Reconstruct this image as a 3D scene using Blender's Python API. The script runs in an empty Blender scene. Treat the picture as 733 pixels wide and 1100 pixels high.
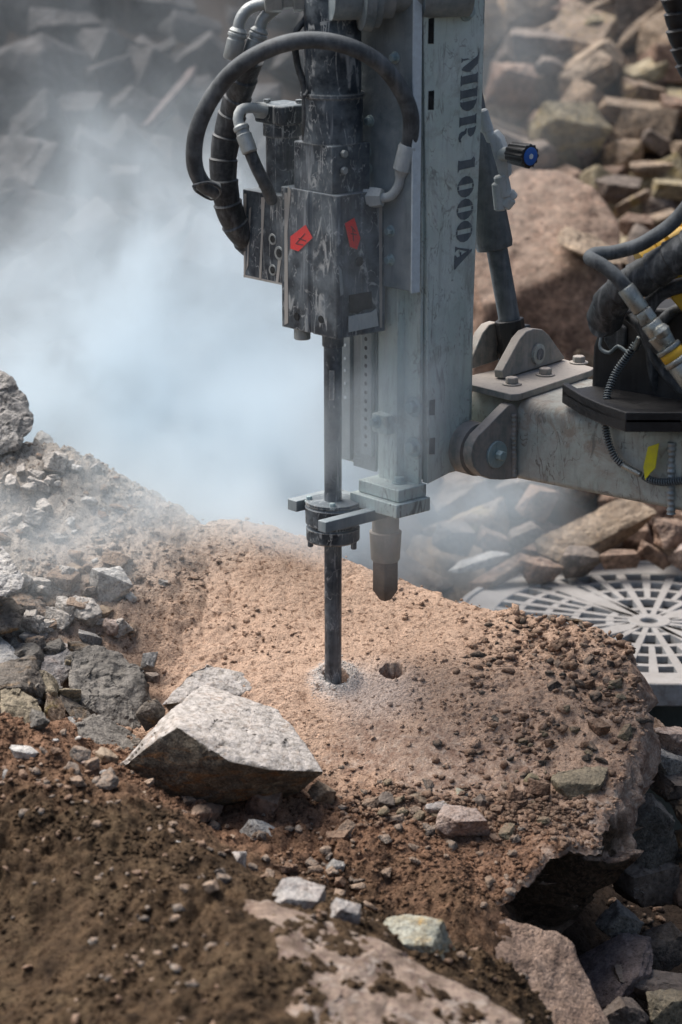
import bpy, bmesh, math, random
import numpy as np
from mathutils import Vector, Matrix

# ------------------------------------------------------------------ camera, world, sun, exposure
SC = bpy.context.scene
COL = SC.collection
CAM = Vector((0.015, -4.7, 1.676)); PITCH = math.radians(16.0); FPX = 2806.0
cd = bpy.data.cameras.new("Camera"); cam = bpy.data.objects.new("Camera", cd); COL.objects.link(cam)
cam.location = CAM; cam.rotation_euler = (math.radians(90) - PITCH, 0, 0)
cd.sensor_fit = 'VERTICAL'; cd.sensor_height = 36; cd.lens = 36 * FPX / 1100.0
cd.clip_start = 0.1; cd.clip_end = 400
cd.dof.use_dof = True; cd.dof.focus_distance = 4.95; cd.dof.aperture_fstop = 3.3
SC.camera = cam
SUN_EL, SUN_AZ = math.radians(60), math.radians(-55)     # azimuth measured from +Y towards +X
world = bpy.data.worlds.new("World"); SC.world = world; world.use_nodes = True
wn = world.node_tree; wn.nodes.clear()
sky = wn.nodes.new('ShaderNodeTexSky'); sky.sky_type = 'NISHITA'; sky.sun_disc = False
sky.sun_elevation = SUN_EL; sky.sun_rotation = SUN_AZ; sky.dust_density = 3.0; sky.air_density = 1.0
bg = wn.nodes.new('ShaderNodeBackground'); bg.inputs[1].default_value = 0.075
wo = wn.nodes.new('ShaderNodeOutputWorld')
wn.links.new(sky.outputs[0], bg.inputs[0]); wn.links.new(bg.outputs[0], wo.inputs[0])
sd = bpy.data.lights.new("sun", 'SUN'); sun = bpy.data.objects.new("sun", sd); COL.objects.link(sun)
sd.energy = 3.6; sd.angle = math.radians(55); sd.color = (1.0, 0.96, 0.91)
sdir = Vector((math.sin(SUN_AZ) * math.cos(SUN_EL), math.cos(SUN_AZ) * math.cos(SUN_EL), math.sin(SUN_EL)))
sun.rotation_euler = sdir.to_track_quat('Z', 'Y').to_euler(); sun.location = (0, 0, 6)
SC.view_settings.view_transform = 'Standard'; SC.view_settings.look = 'None'
SC.view_settings.exposure = 0.70; SC.view_settings.gamma = 1.0
SC.render.engine = 'CYCLES'
SC.cycles.use_denoising = True
SC.cycles.max_bounces = 8; SC.cycles.diffuse_bounces = 3; SC.cycles.glossy_bounces = 3
SC.cycles.volume_bounces = 5; SC.cycles.volume_step_rate = 1.0; SC.cycles.volume_max_steps = 256

# ------------------------------------------------------------------ photo pixel -> place in the scene
CP, SP = math.cos(PITCH), math.sin(PITCH)
def ray(px, py):
    a = (px - 366.5) / FPX; b = (550 - py) / FPX
    return Vector((a, CP + b * SP, -SP + b * CP))
def at(px, py, Y):
    r = ray(px, py); return CAM + r * ((Y - CAM.y) / r.y)
def on_plane(px, py, n, d):
    r = ray(px, py); n = Vector(n); return CAM + r * ((d - n.dot(CAM)) / n.dot(r))
def proj(p):
    q = Vector(p) - CAM
    dz = q.y * CP - q.z * SP; up = q.y * SP + q.z * CP
    return (366.5 + FPX * q.x / dz, 550 - FPX * up / dz, dz)
AL = math.radians(42); CA, SA = math.cos(AL), math.sin(AL)
UD, VD, ZD = Vector((CA, SA, 0)), Vector((SA, -CA, 0)), Vector((0, 0, 1))
def R(u, v, z): return UD * u + VD * v + ZD * z
def V(px, py, v): return on_plane(px, py, VD, v)      # on the rig plane v = const
def U(px, py, u): return on_plane(px, py, UD, u)      # on the rig plane u = const

# ------------------------------------------------------------------ numpy noise
def _h(ix, iy, iz, s):
    n = (ix.astype(np.int64) * 73856093) ^ (iy.astype(np.int64) * 19349663) ^ (iz.astype(np.int64) * 83492791) ^ (s * 2654435)
    n = (n ^ (n >> 13)) * 1274126177 & 0x7fffffff
    n = (n ^ (n >> 16)) * 668265263 & 0x7fffffff
    return ((n ^ (n >> 15)) & 0xffffff) / float(0xffffff)
def vnoise(x, y, z, s=0):
    ix, iy, iz = np.floor(x), np.floor(y), np.floor(z)
    fx, fy, fz = x - ix, y - iy, z - iz
    fx, fy, fz = [f * f * f * (f * (f * 6 - 15) + 10) for f in (fx, fy, fz)]
    r = 0
    for a in (0, 1):
        for b in (0, 1):
            for c in (0, 1):
                w = (fx if a else 1 - fx) * (fy if b else 1 - fy) * (fz if c else 1 - fz)
                r = r + w * _h(ix + a, iy + b, iz + c, s)
    return r * 2 - 1
def fbm(x, y, z, sc, octv=4, s=0, gain=.5):
    r = 0; a = 1.0; t = 0
    for k in range(octv):
        r = r + a * vnoise(x * sc, y * sc, z * sc, s + k); t += a; a *= gain; sc *= 2.03
    return r / t
def clods(x, y, sc, s=0):
    """rounded lumps: one bump per cell, random size"""
    X, Y = x * sc, y * sc; ix, iy = np.floor(X), np.floor(Y); z0 = np.zeros_like(ix); r = np.zeros_like(X)
    for a in (-1, 0, 1):
        for b in (-1, 0, 1):
            cx, cy = ix + a, iy + b
            jx, jy = cx + _h(cx, cy, z0, s + 11), cy + _h(cx, cy, z0, s + 12)
            sz = .25 + .75 * _h(cx, cy, z0, s + 13) ** 2
            asp = .6 + .8 * _h(cx, cy, z0, s + 14)
            d = np.abs(X - jx) ** 2.6 * asp + np.abs(Y - jy) ** 2.6 / asp
            r = np.maximum(r, sz * np.clip(1 - d / (.5 * sz + .05), 0, 1) ** .5)
    return r
def facets(x, y, z, sc, s=0):
    """broken-face relief: every cell is a small plane with its own tilt"""
    X, Y, Z = x * sc, y * sc, z * sc; ix, iy, iz = np.floor(X), np.floor(Y), np.floor(Z); best = np.full(X.shape, 9e9); val = np.zeros(X.shape)
    for a in (-1, 0, 1):
        for b in (-1, 0, 1):
            for c in (-1, 0, 1):
                cx, cy, cz = ix + a, iy + b, iz + c
                dx = X - cx - _h(cx, cy, cz, s + 1); dy = Y - cy - _h(cx, cy, cz, s + 2); dz = Z - cz - _h(cx, cy, cz, s + 3); d = dx * dx + dy * dy + dz * dz
                v = (_h(cx, cy, cz, s + 4) - .5) * .8 + dx * (_h(cx, cy, cz, s + 5) - .5) * 1.4 + dy * (_h(cx, cy, cz, s + 6) - .5) * 1.4 + dz * (_h(cx, cy, cz, s + 7) - .5) * 1.4
                k = d < best; best = np.where(k, d, best); val = np.where(k, v, val)
    return val
class RBF:
    def __init__(self, pts, c=.03):
        P = np.array(pts, float); self.p = P[:, :2]; self.c = c; n = len(P)
        d = np.sqrt(((self.p[:, None] - self.p[None]) ** 2).sum(-1) + c * c)
        A = np.zeros((n + 1, n + 1)); A[:n, :n] = d - np.eye(n) * .004; A[:n, n] = 1; A[n, :n] = 1
        self.w = np.linalg.solve(A, np.append(P[:, 2], 0))
    def __call__(self, x, y):
        x = np.asarray(x, float); sh = x.shape; x = x.ravel(); y = np.asarray(y, float).ravel(); out = np.empty(len(x))
        for i in range(0, len(x), 40000):
            d = np.sqrt((x[i:i+40000, None] - self.p[:, 0]) ** 2 + (y[i:i+40000, None] - self.p[:, 1]) ** 2 + self.c ** 2)
            out[i:i+40000] = d @ self.w[:-1] + self.w[-1]
        return out.reshape(sh)
def sstep(a, b, x): t = np.clip((x - a) / (b - a), 0, 1); return t * t * (3 - 2 * t)

# ------------------------------------------------------------------ materials
def nt(name):
    m = bpy.data.materials.new(name); m.use_nodes = True; t = m.node_tree; t.nodes.clear(); return m, t
class G:
    """small node-graph helper"""
    def __init__(self, t): self.t = t
    def n(self, ty, **kw):
        o = self.t.nodes.new(ty)
        for k, v in kw.items(): setattr(o, k, v)
        return o
    def link(self, a, b): self.t.links.new(a, b)
    def set(self, sock, v):
        if isinstance(v, bpy.types.NodeSocket): self.link(v, sock)
        elif isinstance(v, (tuple, list)) and len(v) == 3 and sock.type == 'RGBA': sock.default_value = (*v, 1)
        else: sock.default_value = v
    def math(self, op, a, b=0.0, c=None, clamp=False):
        o = self.n('ShaderNodeMath', operation=op, use_clamp=clamp); self.set(o.inputs[0], a); self.set(o.inputs[1], b)
        if c is not None: self.set(o.inputs[2], c)
        return o.outputs[0]
    def vmath(self, op, a, b=(0, 0, 0)):
        o = self.n('ShaderNodeVectorMath', operation=op); self.set(o.inputs[0], a); self.set(o.inputs[1], b)
        return o.outputs['Value'] if op in ('LENGTH', 'DOT_PRODUCT', 'DISTANCE') else o.outputs[0]
    def noise(self, vec, sc, det=4, rough=.55, dist=0.0):
        o = self.n('ShaderNodeTexNoise'); self.set(o.inputs['Vector'], vec); o.inputs['Scale'].default_value = sc
        o.inputs['Detail'].default_value = det; o.inputs['Roughness'].default_value = rough; o.inputs['Distortion'].default_value = dist
        return o.outputs['Fac']
    def voro(self, vec, sc, out='Distance', feature='F1'):
        o = self.n('ShaderNodeTexVoronoi', feature=feature); self.set(o.inputs['Vector'], vec); o.inputs['Scale'].default_value = sc
        return o.outputs[out]
    def ramp(self, f, stops, interp='LINEAR'):
        o = self.n('ShaderNodeValToRGB'); self.set(o.inputs[0], f); cr = o.color_ramp; cr.interpolation = interp
        while len(cr.elements) > 1: cr.elements.remove(cr.elements[-1])
        for i, (p, c) in enumerate(stops):
            e = cr.elements[0] if i == 0 else cr.elements.new(p); e.position = p
            e.color = (*c, 1) if isinstance(c, (tuple, list)) else (c, c, c, 1)
        return o.outputs[0]
    def mix(self, f, a, b, blend='MIX'):
        o = self.n('ShaderNodeMix', data_type='RGBA', blend_type=blend); self.set(o.inputs[0], f)
        self.set(o.inputs[6], a); self.set(o.inputs[7], b); return o.outputs[2]
    def bump(self, h, dist, strength=1.0, nrm=None):
        o = self.n('ShaderNodeBump'); self.set(o.inputs['Height'], h); o.inputs['Distance'].default_value = dist
        o.inputs['Strength'].default_value = strength
        if nrm is not None: self.link(nrm, o.inputs['Normal'])
        return o.outputs[0]
    def bsdf(self, col, rough=.9, metal=0.0, nrm=None, spec=.3):
        b = self.n('ShaderNodeBsdfPrincipled'); self.set(b.inputs['Base Color'], col); self.set(b.inputs['Roughness'], rough)
        self.set(b.inputs['Metallic'], metal); b.inputs['Specular IOR Level'].default_value = spec
        if nrm is not None: self.link(nrm, b.inputs['Normal'])
        o = self.n('ShaderNodeOutputMaterial'); self.link(b.outputs[0], o.inputs[0]); return b
def objpos(g): return g.n('ShaderNodeTexCoord').outputs['Object']
def wpos(g): return g.n('ShaderNodeNewGeometry').outputs['Position']
def upness(g): 
    s = g.n('ShaderNodeSeparateXYZ'); g.link(g.n('ShaderNodeNewGeometry').outputs['Normal'], s.inputs[0]); return s.outputs[2]

def rock_mat(name, a, b, c, spk=.35, dust=(.42, .36, .30), dusty=.5, stain=None, scale=1.0, bumpd=.012, floor=.15):
    """angular quarry stone: two broad tones, mineral speckle, rust stain, dust that has settled on upward faces"""
    m, t = nt(name); g = G(t)
    p = wpos(g)
    n1 = g.noise(p, 9 * scale, 5, .6, .6); n2 = g.noise(p, 38 * scale, 5, .65); n3 = g.noise(p, 170 * scale, 3, .6)
    col = g.mix(g.ramp(n1, [(.35, 0.0), (.62, 1.0)]), a, b)
    col = g.mix(g.ramp(n2, [(.42, 0.0), (.66, .8)]), col, c)
    if stain:
        n4 = g.noise(g.vmath('MULTIPLY', p, (1, 1, 2.6)), 15 * scale, 4, .6, 1.2)
        col = g.mix(g.ramp(n4, [(.54, 0.0), (.66, .75)]), col, stain)
    v = g.voro(p, 230 * scale, 'Color'); sv = g.n('ShaderNodeSeparateColor'); g.link(v, sv.inputs[0])
    sp = g.ramp(sv.outputs[0], [(.0, 0.35), (.35, .85), (.7, 1.1), (1.0, 1.6)])
    col = g.mix(spk, col, g.mix(1.0, col, sp, 'MULTIPLY'))
    col = g.mix(g.ramp(n3, [(.3, .85), (.5, 0.0)]), col, g.mix(1.0, col, (.28, .26, .25), 'MULTIPLY'))
    col = g.mix(g.ramp(g.noise(p, 75 * scale, 4, .7), [(.52, 0.0), (.64, .55)]), col, g.mix(1.0, col, (1.9, 1.85, 1.8), 'MULTIPLY'))
    up = upness(g)
    dm = g.math('MULTIPLY', g.ramp(up, [(.35, 0.0), (.85, 1.0)]), g.ramp(g.noise(p, 60 * scale, 5, .7), [(.38, floor), (.58, 1.0)]))
    col = g.mix(g.math('MULTIPLY', dm, dusty, clamp=True), col, dust)
    hh = g.math('ADD', g.math('MULTIPLY', n2, .9), g.math('MULTIPLY', n3, .35))
    crack = g.ramp(g.voro(p, 26 * scale, 'Distance', 'DISTANCE_TO_EDGE'), [(.0, 0.0), (.06, 1.0)])
    hh = g.math('ADD', hh, g.math('MULTIPLY', crack, .05))
    nr = g.bump(hh, bumpd, .9)
    g.bsdf(col, g.ramp(n2, [(.3, .62), (.7, .95)]), 0.0, nr, .35); return m

def soil_colour(g):
    """drill dust and soil, by place: pale dust up the left bank, orange tan in the middle, dark damp soil in front"""
    p = wpos(g); s = g.n('ShaderNodeSeparateXYZ'); g.link(p, s.inputs[0]); x, y, z = s.outputs
    n1 = g.noise(p, 5, 4, .6); n2 = g.noise(p, 26, 5, .6); n3 = g.noise(p, 120, 4, .65); n4 = g.noise(p, 420, 2, .6)
    yy = g.math('ADD', y, g.math('MULTIPLY', g.math('SUBTRACT', n2, .5), .35))
    yy = g.math('ADD', yy, g.math('MULTIPLY', g.math('SUBTRACT', n1, .5), .3))
    yy = g.math('ADD', yy, g.math('MULTIPLY', x, .12))
    tan = g.mix(n2, (.38, .245, .17), (.60, .43, .32))
    dark = g.mix(g.ramp(n2, [(.3, 0.0), (.7, 1.0)]), (.030, .020, .013), (.150, .098, .058))
    n6 = g.noise(p, 6, 5, .75, .5); dark = g.mix(g.ramp(n6, [(.50, 0.0), (.66, .55)]), dark, g.mix(n2, (.08, .055, .032), (.20, .145, .085)))
    red = g.mix(n2, (.19, .110, .070), (.33, .195, .125))
    mr = g.n('ShaderNodeMapRange'); g.set(mr.inputs[0], yy); mr.inputs[1].default_value = -.20; mr.inputs[2].default_value = -.36
    f1 = mr.outputs[0]
    mr = g.n('ShaderNodeMapRange'); g.set(mr.inputs[0], yy); mr.inputs[1].default_value = -.48; mr.inputs[2].default_value = -.72
    f2 = mr.outputs[0]
    col = g.mix(f1, tan, red); col = g.mix(f2, col, dark)
    # pale dust up the left bank
    xx = g.math('ADD', x, g.math('MULTIPLY', g.math('SUBTRACT', n1, .5), .25)); 
    mr = g.n('ShaderNodeMapRange'); g.set(mr.inputs[0], g.math('SUBTRACT', g.math('MULTIPLY', y, .9), xx)); mr.inputs[1].default_value = .42; mr.inputs[2].default_value = .85
    col = g.mix(mr.outputs[0], col, g.mix(n2, (.36, .31, .26), (.56, .50, .435)))
    # fresh white drill flour round the two holes
    d1 = g.vmath('DISTANCE', p, tuple(at(362, 728, 0))); d2 = g.vmath('DISTANCE', p, tuple(at(400, 742, -.03)))
    nd = g.math('MULTIPLY', g.math('SUBTRACT', n3, .5), .05)
    mr = g.n('ShaderNodeMapRange'); g.set(mr.inputs[0], g.math('ADD', d1, nd)); mr.inputs[1].default_value = .065; mr.inputs[2].default_value = .028
    col = g.mix(g.math('MULTIPLY', mr.outputs[0], .9), col, (.62, .57, .53))
    mr = g.n('ShaderNodeMapRange'); g.set(mr.inputs[0], g.math('ADD', d2, g.math('MULTIPLY', nd, 2))); mr.inputs[1].default_value = .12; mr.inputs[2].default_value = .04
    col = g.mix(g.math('MULTIPLY', mr.outputs[0], .55), col, (.58, .50, .45))
    # ground painted dark for the shade down in the pit and between far stones
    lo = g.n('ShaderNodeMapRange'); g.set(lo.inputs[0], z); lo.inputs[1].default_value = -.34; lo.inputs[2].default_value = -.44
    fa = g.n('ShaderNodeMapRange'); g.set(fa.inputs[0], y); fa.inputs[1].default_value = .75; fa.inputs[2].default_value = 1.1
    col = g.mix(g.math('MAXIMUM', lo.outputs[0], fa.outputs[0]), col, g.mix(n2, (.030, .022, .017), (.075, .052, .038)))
    # grit
    n5 = g.noise(p, 60, 3, .7)
    col = g.mix(g.ramp(n5, [(.34, .6), (.46, 0.0)]), col, g.mix(1.0, col, (.45, .38, .33), 'MULTIPLY'))
    col = g.mix(g.ramp(n3, [(.32, .95), (.46, 0.0)]), col, g.mix(1.0, col, (.32, .26, .22), 'MULTIPLY'))
    col = g.mix(g.ramp(n4, [(.32, .8), (.44, 0.0)]), col, g.mix(1.0, col, (.32, .28, .25), 'MULTIPLY'))
    col = g.mix(g.ramp(n4, [(.58, 0.0), (.70, .6)]), col, g.mix(1.0, col, (2.0, 1.9, 1.8), 'MULTIPLY'))
    return col, p, n1, n2, n3, n4
def soil_mat():
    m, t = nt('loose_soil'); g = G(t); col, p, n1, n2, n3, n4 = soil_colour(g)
    hh = g.math('ADD', g.math('MULTIPLY', n3, .8), g.math('MULTIPLY', n4, .35))
    g.bsdf(col, .97, 0, g.bump(hh, .012, .9), .15); return m
def slab_mat():
    """pink granite boulder under drill dust; bare rock shows on the right edge, the flanks and in a worn patch"""
    m, t = nt('boulder_dusty'); g = G(t); col, p, n1, n2, n3, n4 = soil_colour(g)
    rock = g.mix(g.ramp(n2, [(.35, 0.0), (.65, 1.0)]), (.24, .145, .105), (.46, .34, .265))
    rock = g.mix(g.ramp(g.noise(p, 60, 5, .7), [(.5, 0.0), (.7, .8)]), rock, (.60, .50, .41))
    sv = g.n('ShaderNodeSeparateColor'); g.link(g.voro(p, 260, 'Color'), sv.inputs[0])
    rock = g.mix(.4, rock, g.mix(1.0, rock, g.ramp(sv.outputs[0], [(0, .35), (.5, 1.0), (1, 1.5)]), 'MULTIPLY'))
    rock = g.mix(g.ramp(g.noise(g.vmath('MULTIPLY', p, (1, 1, 3)), 13, 4, .6, 1), [(.55, 0.0), (.68, .7)]), rock, (.16, .08, .045))
    up = upness(g)
    bare = g.ramp(up, [(.45, 1.0), (.72, 0.0)])
    nb = g.math('MULTIPLY', g.math('SUBTRACT', n2, .5), .30)
    s = g.n('ShaderNodeSeparateXYZ'); g.link(p, s.inputs[0])
    # bare right-hand border
    mr = g.n('ShaderNodeMapRange'); g.set(mr.inputs[0], g.math('ADD', g.math('ADD', s.outputs[0], g.math('MULTIPLY', s.outputs[1], -.45)), nb)); mr.inputs[1].default_value = .56; mr.inputs[2].default_value = .63
    bare = g.math('MAXIMUM', bare, mr.outputs[0])
    for (q, r0, r1) in ((at(470, 825, -.21), .13, .08), (at(400, 805, -.16), .09, .05), (at(545, 815, -.19), .09, .05)):
        d = g.vmath('DISTANCE', p, tuple(q)); mr = g.n('ShaderNodeMapRange')
        g.set(mr.inputs[0], g.math('ADD', d, nb)); mr.inputs[1].default_value = r0; mr.inputs[2].default_value = r1
        bare = g.math('MAXIMUM', bare, g.math('MULTIPLY', mr.outputs[0], .75))
    bare = g.math('MULTIPLY', bare, g.ramp(n3, [(.30, .45), (.5, 1.0)]))
    # split front face: brown layered rock, painted darker for the hollow's shade
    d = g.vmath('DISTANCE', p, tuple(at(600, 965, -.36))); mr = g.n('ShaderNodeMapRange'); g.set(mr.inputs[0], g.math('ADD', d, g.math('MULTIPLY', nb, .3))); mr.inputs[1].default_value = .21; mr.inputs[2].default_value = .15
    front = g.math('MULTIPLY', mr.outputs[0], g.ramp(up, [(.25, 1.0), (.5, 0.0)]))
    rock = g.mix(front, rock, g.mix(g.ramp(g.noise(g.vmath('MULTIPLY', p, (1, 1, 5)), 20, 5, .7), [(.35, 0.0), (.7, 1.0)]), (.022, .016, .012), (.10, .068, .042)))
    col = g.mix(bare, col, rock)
    hh = g.math('ADD', g.math('MULTIPLY', n3, .8), g.math('MULTIPLY', n4, .3))
    g.bsdf(col, .93, 0, g.bump(hh, .009, .8), .25); return m

def metal_mat(name, base, alt, metal=.3, rough=.5, dust=(.42, .40, .37), dusty=.35, rust=None, scr=None, scale=1.0, spec=.5, wear=None, streak=.3, lines=None):
    m, t = nt(name); g = G(t); p = wpos(g)
    n1 = g.noise(p, 7 * scale, 5, .6, .5); n2 = g.noise(p, 45 * scale, 5, .65); n3 = g.noise(g.vmath('MULTIPLY', p, (1, 1, .18)), 90 * scale, 4, .6)
    col = g.mix(g.ramp(n1, [(.38, 0.0), (.62, 1.0)]), base, alt)
    if rust: col = g.mix(g.ramp(g.noise(p, 11 * scale, 5, .7, .8), [(.54, 0.0), (.66, .75)]), col, rust)
    if scr: col = g.mix(g.ramp(g.noise(g.vmath('MULTIPLY', p, (1, 1, .12)), 60 * scale, 3, .6, .4), [(.60, 0.0), (.66, .8)]), col, scr)
    if wear:
        bv = g.n('ShaderNodeBevel'); bv.samples = 4; bv.inputs['Radius'].default_value = .0045
        ew = g.ramp(g.vmath('DOT_PRODUCT', bv.outputs[0], g.n('ShaderNodeNewGeometry').outputs['Normal']), [(.80, 1.0), (.985, 0.0)])
        ew = g.math('MULTIPLY', ew, g.ramp(g.noise(p, 130, 4, .7), [(.40, 0.0), (.52, 1.0)])); col = g.mix(ew, col, wear)
    if lines:
        for sc_, vec_ in ((16, (1, 1, .16)), (30, (1, 1, .5))):
            cn = g.noise(g.vmath('MULTIPLY', p, vec_), sc_, 3, .6, .6); cl_ = g.ramp(g.math('ABSOLUTE', g.math('SUBTRACT', cn, .5)), [(.004, 1.0), (.013, 0.0)])
            cl_ = g.math('MULTIPLY', cl_, g.ramp(g.noise(p, 22, 4, .7), [(.45, 0.0), (.55, 1.0)])); col = g.mix(cl_, col, lines)
    st = g.noise(g.vmath('MULTIPLY', p, (1, 1, .07)), 34 * scale, 4, .65)
    col = g.mix(g.ramp(st, [(.52, 0.0), (.68, streak)]), col, g.mix(.5, dust, (.5, .5, .5)))
    col = g.mix(g.ramp(st, [(.30, streak), (.45, 0.0)]), col, g.mix(1.0, col, (.5, .5, .5), 'MULTIPLY'))
    up = upness(g)
    dm = g.math('ADD', g.ramp(n2, [(.42, 0.0), (.68, 1.0)]), g.ramp(up, [(.4, 0.0), (.9, .9)]), clamp=True)
    dm = g.math('MULTIPLY', dm, dusty, clamp=True)
    col = g.mix(dm, col, dust)
    col = g.mix(g.ramp(n3, [(.30, .45), (.45, 0.0)]), col, g.mix(1.0, col, (.55, .55, .55), 'MULTIPLY'))
    ro = g.math('ADD', g.math('MULTIPLY', dm, .4), g.math('MULTIPLY_ADD', n2, .25, rough - .12), clamp=True)
    g.bsdf(col, ro, g.math('MULTIPLY', g.math('SUBTRACT', 1.0, dm), metal), g.bump(g.math('ADD', n2, g.math('MULTIPLY', g.noise(p, 260 * scale, 2), .5)), .0016, .6), spec)
    return m
def plain_mat(name, col, rough=.6, metal=0.0, spec=.4):
    m, t = nt(name); g = G(t); p = wpos(g)
    n = g.noise(p, 80, 4, .6)
    g.bsdf(g.mix(g.ramp(n, [(.35, 0.0), (.7, .5)]), col, tuple(min(1, c * .55 + .06) for c in col)), rough, metal, g.bump(n, .001, .4), spec); return m

M = {}
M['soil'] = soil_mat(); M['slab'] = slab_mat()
M['grey_rock'] = rock_mat('grey_stone', (.20, .19, .18), (.33, .31, .28), (.11, .105, .10), dusty=.55, dust=(.44, .41, .38))
M['charcoal_rock'] = rock_mat('charcoal_stone', (.11, .10, .085), (.20, .18, .155), (.065, .058, .05), dusty=.45, dust=(.30, .27, .235))
M['bank_rock'] = rock_mat('dust_coated_stone', (.33, .30, .265), (.46, .42, .375), (.24, .215, .19), dusty=.8, dust=(.52, .47, .42))
M['pit_rock'] = rock_mat('pit_stone', (.085, .068, .055), (.15, .12, .095), (.055, .047, .042), dusty=.3, dust=(.22, .185, .155))
M['flour'] = rock_mat('drill_flour', (.60, .56, .52), (.72, .69, .65), (.54, .50, .46), dusty=.2, spk=.1)
M['shade_rock'] = rock_mat('blackish_stone', (.026, .025, .026), (.055, .050, .050), (.016, .015, .015), dusty=.1, dust=(.09, .08, .075), scale=.45)  # near-black colour paints the shade over the upper-left background stones
M['pale_rock'] = rock_mat('pale_stone', (.38, .36, .33), (.52, .49, .45), (.26, .245, .225), dusty=.6, dust=(.60, .58, .55))
M['dark_rock'] = rock_mat('dark_stone', (.075, .064, .052), (.15, .125, .10), (.04, .036, .032), dusty=.22, stain=(.20, .12, .05))
M['brown_rock'] = rock_mat('brown_stone', (.17, .105, .06), (.30, .20, .12), (.09, .06, .04), dusty=.45, stain=(.26, .19, .05))
M['hero_rock'] = rock_mat('speckled_stone', (.10, .085, .065), (.19, .155, .11), (.06, .052, .042), scale=1.5, spk=.5, dusty=.85, bumpd=.007, floor=.40, dust=(.58, .53, .49), stain=(.21, .105, .04))
M['pink_rock'] = rock_mat('pink_stone', (.28, .19, .15), (.42, .32, .26), (.19, .12, .09), dusty=.5, dust=(.50, .42, .38))
M['tan_rock'] = rock_mat('tan_stone', (.19, .135, .09), (.31, .23, .155), (.11, .075, .05), dusty=.45, dust=(.38, .30, .225), scale=.45)
M['ochre_rock'] = rock_mat('ochre_stone', (.20, .165, .095), (.31, .26, .165), (.13, .095, .055), dusty=.4, dust=(.40, .34, .24), stain=(.30, .22, .08), scale=.45)
M['red_rock'] = rock_mat('reddish_stone', (.175, .108, .075), (.29, .19, .135), (.095, .056, .04), dusty=.4, dust=(.35, .27, .205), scale=.45)
M['dim_rock'] = rock_mat('dull_stone', (.10, .077, .062), (.19, .145, .115), (.055, .043, .037), dusty=.4, dust=(.34, .28, .23), scale=.45)
M['green_rock'] = rock_mat('yellow_green_stone', (.30, .31, .26), (.42, .42, .35), (.25, .20, .11), dusty=.3, dust=(.46, .42, .33), stain=(.50, .27, .03))
M['olive_rock'] = rock_mat('olive_stone', (.19, .155, .10), (.28, .23, .155), (.12, .105, .075), dusty=.35, dust=(.40, .33, .24))
M['slate_rock'] = rock_mat('blue_grey_stone', (.235, .22, .205), (.34, .32, .295), (.25, .19, .16), dusty=.4, dust=(.50, .46, .44))
M['purple_rock'] = rock_mat('purple_grey_stone', (.12, .092, .085), (.20, .155, .145), (.065, .05, .047), dusty=.25, dust=(.30, .25, .23))
M['mast'] = metal_mat('mast_steel', (.52, .62, .575), (.66, .74, .70), .25, .45, dusty=.35, dust=(.52, .54, .52), wear=(.20, .21, .20), rust=(.33, .36, .32), streak=.5, lines=(.30, .33, .31))
M['mastdark'] = metal_mat('rail_steel', (.13, .16, .17), (.20, .23, .24), .3, .5, dusty=.4, dust=(.34, .36, .36))
M['plate'] = metal_mat('plate_steel', (.20, .25, .27), (.30, .34, .35), .3, .5, dusty=.4, dust=(.40, .43, .44), wear=(.14, .15, .15))
M['head'] = metal_mat('head_paint', (.008, .013, .021), (.036, .052, .070), .1, .38, dusty=.62, dust=(.21, .245, .265), scr=(.32, .345, .36), wear=(.50, .47, .42), streak=.22, scale=.55, lines=(.42, .43, .42))
M['scrape'] = metal_mat('bare_edge', (.36, .33, .29), (.46, .43, .39), .1, .7, dusty=.4)
M['spike'] = metal_mat('rusty_steel', (.07, .055, .045), (.13, .10, .08), .2, .6, dusty=.5, dust=(.24, .19, .15), rust=(.20, .11, .06))
M['rod'] = metal_mat('rod_steel', (.05, .06, .075), (.10, .115, .13), .6, .4, dusty=.45, dust=(.24, .26, .28), lines=(.30, .31, .32), streak=.4)
M['arm'] = metal_mat('arm_steel', (.38, .43, .39), (.49, .53, .49), .2, .5, dusty=.5, dust=(.36, .30, .25), rust=(.27, .21, .155), wear=(.16, .14, .12), lines=(.20, .20, .18))
M['armplate'] = metal_mat('bracket_steel', (.20, .215, .20), (.29, .295, .27), .25, .5, dusty=.65, dust=(.44, .37, .32), wear=(.13, .11, .10))
M['rubber'] = metal_mat('hose_rubber', (.012, .014, .016), (.03, .034, .038), 0, .5, dusty=.28, dust=(.20, .21, .21), scale=2)
M['rubberdusty'] = metal_mat('dusty_rubber', (.035, .04, .043), (.06, .065, .068), 0, .6, dusty=.55, dust=(.20, .215, .22), scale=.8)
M['barrel'] = metal_mat('barrel_paint', (.06, .072, .08), (.10, .118, .125), .1, .4, dusty=.35, dust=(.24, .26, .27))
M['black'] = metal_mat('black_paint', (.006, .006, .007), (.012, .012, .013), 0, .45, dusty=.10, dust=(.10, .09, .08), wear=(.12, .12, .12), streak=.05)
M['fitting'] = metal_mat('fitting_metal', (.30, .33, .33), (.42, .44, .43), .6, .4, dusty=.4, dust=(.40, .41, .39), scale=3)
M['fittingpale'] = metal_mat('dusty_fitting', (.40, .44, .44), (.50, .53, .52), .2, .6, dusty=.7, dust=(.50, .51, .49), scale=3)
M['chrome'] = metal_mat('coupling_metal', (.22, .24, .23), (.40, .41, .37), .85, .3, dusty=.15, scale=4)
M['zinc'] = metal_mat('zinc_bolt', (.28, .40, .42), (.38, .48, .48), .4, .4, dusty=.3, dust=(.42, .44, .42), scale=4)
M['yellow'] = plain_mat('yellow_paint', (.62, .36, .015), .5)
M['yellowtag'] = plain_mat('yellow_tag', (.75, .68, .02), .5)
M['red'] = plain_mat('red_sticker', (.85, .03, .025), .45)
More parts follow.
